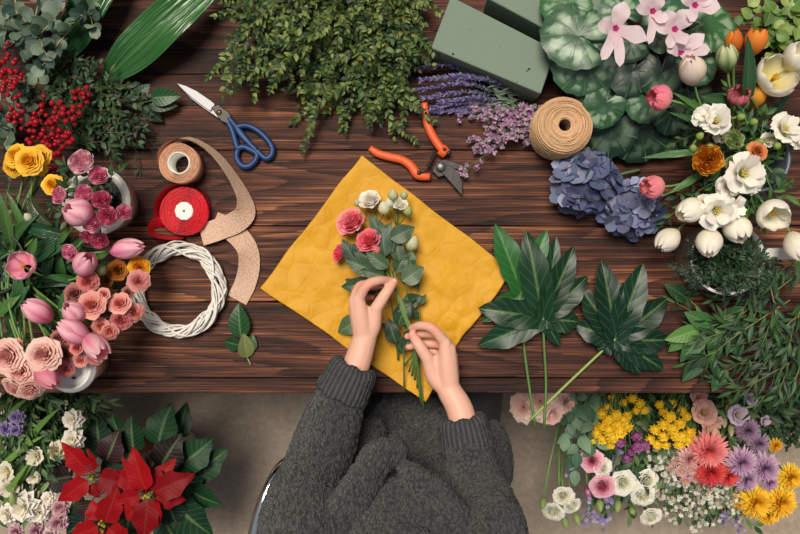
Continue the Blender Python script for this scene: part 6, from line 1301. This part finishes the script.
for s, h in ((-1, HL), (1, HR)):
    e, f, w = H([h['elbow'], h['fore'], h['wrist']])
    limb(mb, [S[s], S[s].lerp(e, .5), e], [.05, .044, .038]); limb(mb, [e, f, w], [.036, .0265, .0235])
    nrm = UP
    for i, fg in enumerate(h['fingers']):
        q = H(fg); k = [1, 1.02, .97, .84][i]
        limb(mb, [w, w.lerp(q[0], .5) + UP * .002, q[0]], [.0205, .0165, .0108 * k + .0012], 4, 12)
        limb(mb, q, [.0106 * k, .0098 * k, .0087 * k, .0070 * k], 6, 12); tips_w.append(q[-1]); tips_w.append(q[1] + UP * .004)
        mb.sphere(q[0] + UP * .0025, .0092 * k, (.5,) * 3, 10, 7); mb.sphere(q[1] + UP * .001, .0089 * k, (.5,) * 3, 10, 7)
        if i < 3: 
            q2 = H([h['fingers'][i + 1][0]])[0]; limb(mb, [q[0] - UP * .003, q2 - UP * .003], [.0105, .0105], 3, 10); limb(mb, [w.lerp(q[0], .55), w.lerp(q2, .55)], [.013, .013], 3, 10)
        d = (q[-1] - q[-2]).normalized()
        if i == 0: nails.append((q[-1] + UP * .0045 + d * .001, d, .0052))
    q = H(h['thumb']); limb(mb, [w, q[0], q[1]], [.0195, .0165, .0112], 5, 12); limb(mb, q[1:], [.0120, .0108, .0084], 6, 12); tips_w.append(q[-1])
    i0 = H([h['fingers'][0][0]])[0]; limb(mb, [q[0], i0.lerp(q[0], .35) - UP * .004], [.014, .011], 3, 10)      # web of the thumb
    mb.sphere(q[2] + UP * .001, .0104, (.5,) * 3, 10, 7); d = (q[-1] - q[-2]).normalized(); nails.append((q[-1] + UP * .0058 - d * .001, d, .0062))
NK = V(0, -.535, 1.10); HD = V(0, -.585, 1.265)
limb(mb, [V(0, -.60, .55), V(0, -.555, .78), V(0, -.535, 1.0)], [.13, .115, .12]); limb(mb, [S[-1], V(0, -.53, 1.05), S[1]], [.055, .08, .055]); limb(mb, [V(0, -.54, 1.04), NK, HD - V(0, -.01, .05)], [.065, .052, .055])
for s, kx in ((-1, -.115), (1, .18)):
    limb(mb, [V(s * .08, -.60, .53), V(kx, -.12, .545)], [.085, .06]); limb(mb, [V(kx, -.12, .545), V(kx, -.10, .30), V(kx, -.15, .09)], [.058, .055, .036]); limb(mb, [V(kx, -.16, .05), V(kx, -.03, .035)], [.04, .03])
def Rh(v): return HD + Matrix.Rotation(math.radians(-38), 3, 'X') @ V(*v)      # head tipped down towards the hands
RH = Matrix.Rotation(math.radians(-38), 3, 'X')
mb.sphere(HD, .092, (.5,) * 3, 20, 14, (.84, 1.04, 1.08), RH); mb.sphere(Rh((0, .02, -.055)), .062, (.5,) * 3, 16, 10, (.9, .95, 1.0), RH)
limb(mb, [Rh((0, .085, .012)), Rh((0, .108, -.022))], [.009, .0135], 4, 10); limb(mb, [Rh((-.018, .082, -.058)), Rh((0, .089, -.057)), Rh((.018, .082, -.058))], [.006, .009, .006], 4, 8); mb.sphere(Rh((0, .066, -.098)), .022, (.5,) * 3, 10, 8)
for s in (-1, 1):
    limb(mb, [Rh((s * .012, .088, .032)), Rh((s * .045, .075, .034))], [.010, .008], 4, 8); mb.sphere(Rh((s * .045, .06, -.03)), .026, (.5,) * 3, 10, 8); mb.sphere(Rh((s * .080, -.005, -.008)), .026, (.5,) * 3, 10, 8, (.35, .7, 1.2), RH)
bme = remeshed(mb, .0027, 4, 'body')
def skin():
    m, nt, out = newmat('skin')
    col = N(nt, 'Attribute', attribute_name='Col').outputs['Color']; tc = N(nt, 'TexCoord')
    nz = N(nt, 'TexNoise', {'Vector': tc.outputs['Object'], 'Scale': 45.0, 'Detail': 4.0}); n2 = N(nt, 'TexNoise', {'Vector': tc.outputs['Object'], 'Scale': 420.0, 'Detail': 3.0})
    c = MIX(nt, MA(nt, 'MULTIPLY', nz.outputs[0], .5), col, MIX(nt, 1.0, col, (1.0, .82, .78), 'MULTIPLY'))
    p = N(nt, 'BsdfPrincipled', {'Base Color': c, 'Roughness': .5, 'Subsurface Weight': .12, 'Subsurface Radius': (.012, .005, .003), 'Subsurface Scale': .6, 'Specular IOR Level': .35, 'Normal': BUMP(nt, n2.outputs[0], .15, .001)})
    nt.links.new(p.outputs[0], out.inputs[0]); return m
M_SKIN = skin()
for a in list(bme.color_attributes): bme.color_attributes.remove(a)
ca = bme.color_attributes.new('Col', 'FLOAT_COLOR', 'POINT'); vals = []
for v in bme.vertices:
    c = C(222, 176, 156)
    if v.co.y > -.40 and v.co.z > .76:
        k = max([math.exp(-((v.co - q).length / .013) ** 2) for q in tips_w]); c = mixc(c, C(216, 136, 120), min(1, k * .75))
    vals += [*c, 1]
ca.data.foreach_set('color', vals); bme.transform(Matrix.Translation(-Vector(person.location)))
body = part(bme, 'body', M_SKIN, person)
M_NAIL = mat_plain('fingernail', C(236, 190, 178), .25)
for p, d, r in nails:
    mb = MB(); mb.sphere(p, r, (.5,) * 3, 12, 8, (.72, 1.0, .32), frame(p, UP, 0).to_3x3() @ Matrix.Rotation(math.atan2(-d.x, d.y), 3, 'Z')); part(mb, 'fingernail', M_NAIL, body)
for s in (-1, 1):
    mb = MB(); mb.sphere(Rh((s * .032, .081, .008)), .012, C(240, 238, 234), 14, 10); e = part(mb, 'eye', mat_plain('eye', None, .2), body)
    mb = MB(); mb.sphere(Rh((s * .032, .0885, .004)), .0058, C(70, 46, 30), 12, 8); part(mb, 'iris', mat_plain('iris', None, .2), body)
M_HAIR = mat_plain('brown hair', C(62, 40, 28), .5, bump=.8, scale=160, var=.3)
mb = MB(); mb.sphere(Rh((0, -.016, .020)), .100, (.5,) * 3, 18, 12, (.90, 1.0, 1.0), RH); mb.sphere(Rh((0, -.075, -.03)), .062, (.5,) * 3, 14, 10, (1.1, .8, 1.1), RH); mb.sphere(Rh((0, -.125, .01)), .042, (.5,) * 3, 14, 10)
hme = remeshed(mb, .006, 4, 'hair'); hme.transform(Matrix.Translation(-Vector(person.location))); part(hme, 'hair', M_HAIR, person)
# trousers and shoes
mb = MB()
for s, kx in ((-1, -.115), (1, .18)):
    limb(mb, [V(s * .09, -.60, .53), V((s * .09 + kx) / 2, -.36, .548), V(kx, -.10, .548)], [.105, .092, .074]); limb(mb, [V(kx, -.10, .548), V(kx, -.085, .30), V(kx, -.14, .08)], [.072, .064, .048])
limb(mb, [V(-.08, -.61, .56), V(.08, -.61, .56)], [.12, .12])
tme = remeshed(mb, .008, 5, 'trousers'); tme.transform(Matrix.Translation(-Vector(person.location))); part(tme, 'trousers', mat_plain('black trousers', C(30, 31, 34), .75, bump=.5, scale=400), person, 'black trousers')
for kx in (-.115, .18):
    mb = MB(); limb(mb, [V(kx, -.17, .052), V(kx, -.09, .056), V(kx, .03, .034)], [.050, .048, .033]); me = remeshed(mb, .006, 3, 'shoe')
    for v in me.vertices: v.co.z = max(v.co.z, .002)
    me.transform(Matrix.Translation(-Vector(person.location))); part(me, 'shoe', mat_plain('black leather', C(24, 24, 25), .4), person)
# cardigan
mb = MB()
limb(mb, [S[-1] + V(.02, 0, -.02), pt(301, 532, z=.985), pt(311, 484, z=.905), pt(326, 438, z=.865), pt(340, 400, z=.848)], [.070, .073, .066, .052, .043], 6, 18)
limb(mb, [S[1] + V(-.02, 0, -.02), pt(491, 538, z=.985), pt(483, 506, z=.925), pt(473, 478, z=.885), pt(466, 446, z=.862)], [.066, .060, .056, .052, .046], 6, 18)
limb(mb, [S[-1], V(0, -.52, 1.035), S[1]], [.075, .09, .075], 5, 16)
limb(mb, [V(0, -.60, .56), V(0, -.575, .78), V(0, -.55, 1.0)], [.165, .152, .15], 6, 20); limb(mb, [V(-.09, -.56, .98), V(.09, -.56, .98)], [.125, .125], 4, 18); limb(mb, [V(0, -.53, 1.07), V(0, -.535, 1.095)], [.085, .078], 3, 16)
mb.sphere(V(.005, -.50, .90), 1, (.5,) * 3, 24, 16, (.165, .135, .19)); mb.sphere(V(.01, -.50, .66), 1, (.5,) * 3, 24, 16, (.185, .165, .17)); mb.sphere(V(.01, -.415, .585), 1, (.5,) * 3, 24, 14, (.165, .14, .085))
mb.sphere(V(.185, -.43, .60), 1, (.5,) * 3, 18, 12, (.062, .105, .075))
limb(mb, [pt(338, 530, z=1.0), pt(356, 490, z=.985), pt(376, 460, z=.962), pt(396, 452, z=.945)], [.034, .032, .030, .024], 6, 14)
limb(mb, [pt(412, 476, z=.965), pt(432, 492, z=.975), pt(452, 520, z=1.0)], [.026, .03, .034], 6, 14)
mb.sphere(pt(396, 522, z=.955), 1, (.5,) * 3, 20, 14, (.095, .075, .065))
limb(mb, [pt(352, 500, z=.90), pt(366, 470, z=.82), pt(372, 430, z=.70)], [.03, .03, .03], 5, 12); limb(mb, [pt(452, 500, z=.86), pt(446, 460, z=.76), pt(440, 420, z=.66)], [.03, .03, .03], 5, 12)
cme = remeshed(mb, .0036, 6, 'cardigan')
cme.update(); nrm = [v.normal.copy() for v in cme.vertices]
for v, n in zip(cme.vertices, nrm):
    q = v.co; w1 = .35 - abs(noise.noise(V(q.x * 70, q.y * 150, q.z * 70) + V(3, 7, 1))); w2 = noise.noise(q * 210); fold = noise.noise(q * 11 + V(1, 5, 9))
    v.co = q + n * (.0085 * w1 + .0022 * w2 + .009 * fold)
cme.transform(Matrix.Translation(-Vector(person.location)))
M_KNIT = knit('charcoal knit', C(26, 28, 30), C(98, 99, 100), False)
card = part(cme, 'cardigan', M_KNIT, person, 'chunky charcoal grey cardigan with rolled cuffs')
M_RIB = mat_plain('ribbed knit', None, .95, bump=1.0, scale=330, var=.5, spec=.1)
for (a, e, r0, r1) in ((pt(355.5, 365, z=.852), pt(341, 396, z=.850), .044, .049), (pt(461, 417, z=.864), pt(467, 449, z=.864), .044, .049)):
    ax = (e - a).normalized(); x = ax.cross(UP).normalized(); y = x.cross(ax); L = (e - a).length
    prof = [(.60, .30), (.60, .02), (.78, -.03), (.95, .02), (1.02, .15), (1.03, .5), (1.04, .85), (1.02, 1.0), (.90, 1.05), (.72, .96)]
    mb = MB()
    def cuff(u, t):
        i = min(int(t * 9), 8); f = t * 9 - i; k = prof[i][0] + (prof[i + 1][0] - prof[i][0]) * f; z = prof[i][1] + (prof[i + 1][1] - prof[i][1]) * f
        th = 2 * PI * u; r = (r0 + (r1 - r0) * z) * k * (1 + .020 * math.sin(th * 30 + 1.5 * noise.noise(V(th * 3, z * 4, 2))) + .03 * noise.noise(V(math.cos(th) * 2, math.sin(th) * 2, z * 3))) + .0030 * noise.noise(V(th * 14, z * 16, 0))
        return a + ax * (z * L + .002 * math.sin(th * 7)) + x * (r * math.cos(th)) + y * (r * .92 * math.sin(th))
    mb.grid(cuff, 204, 27, lambda u, t: mixc(C(52, 54, 56), C(78, 79, 80), .5 + .5 * math.sin(2 * PI * u * 30)))
    part(mb, 'cuff', M_RIB, card)
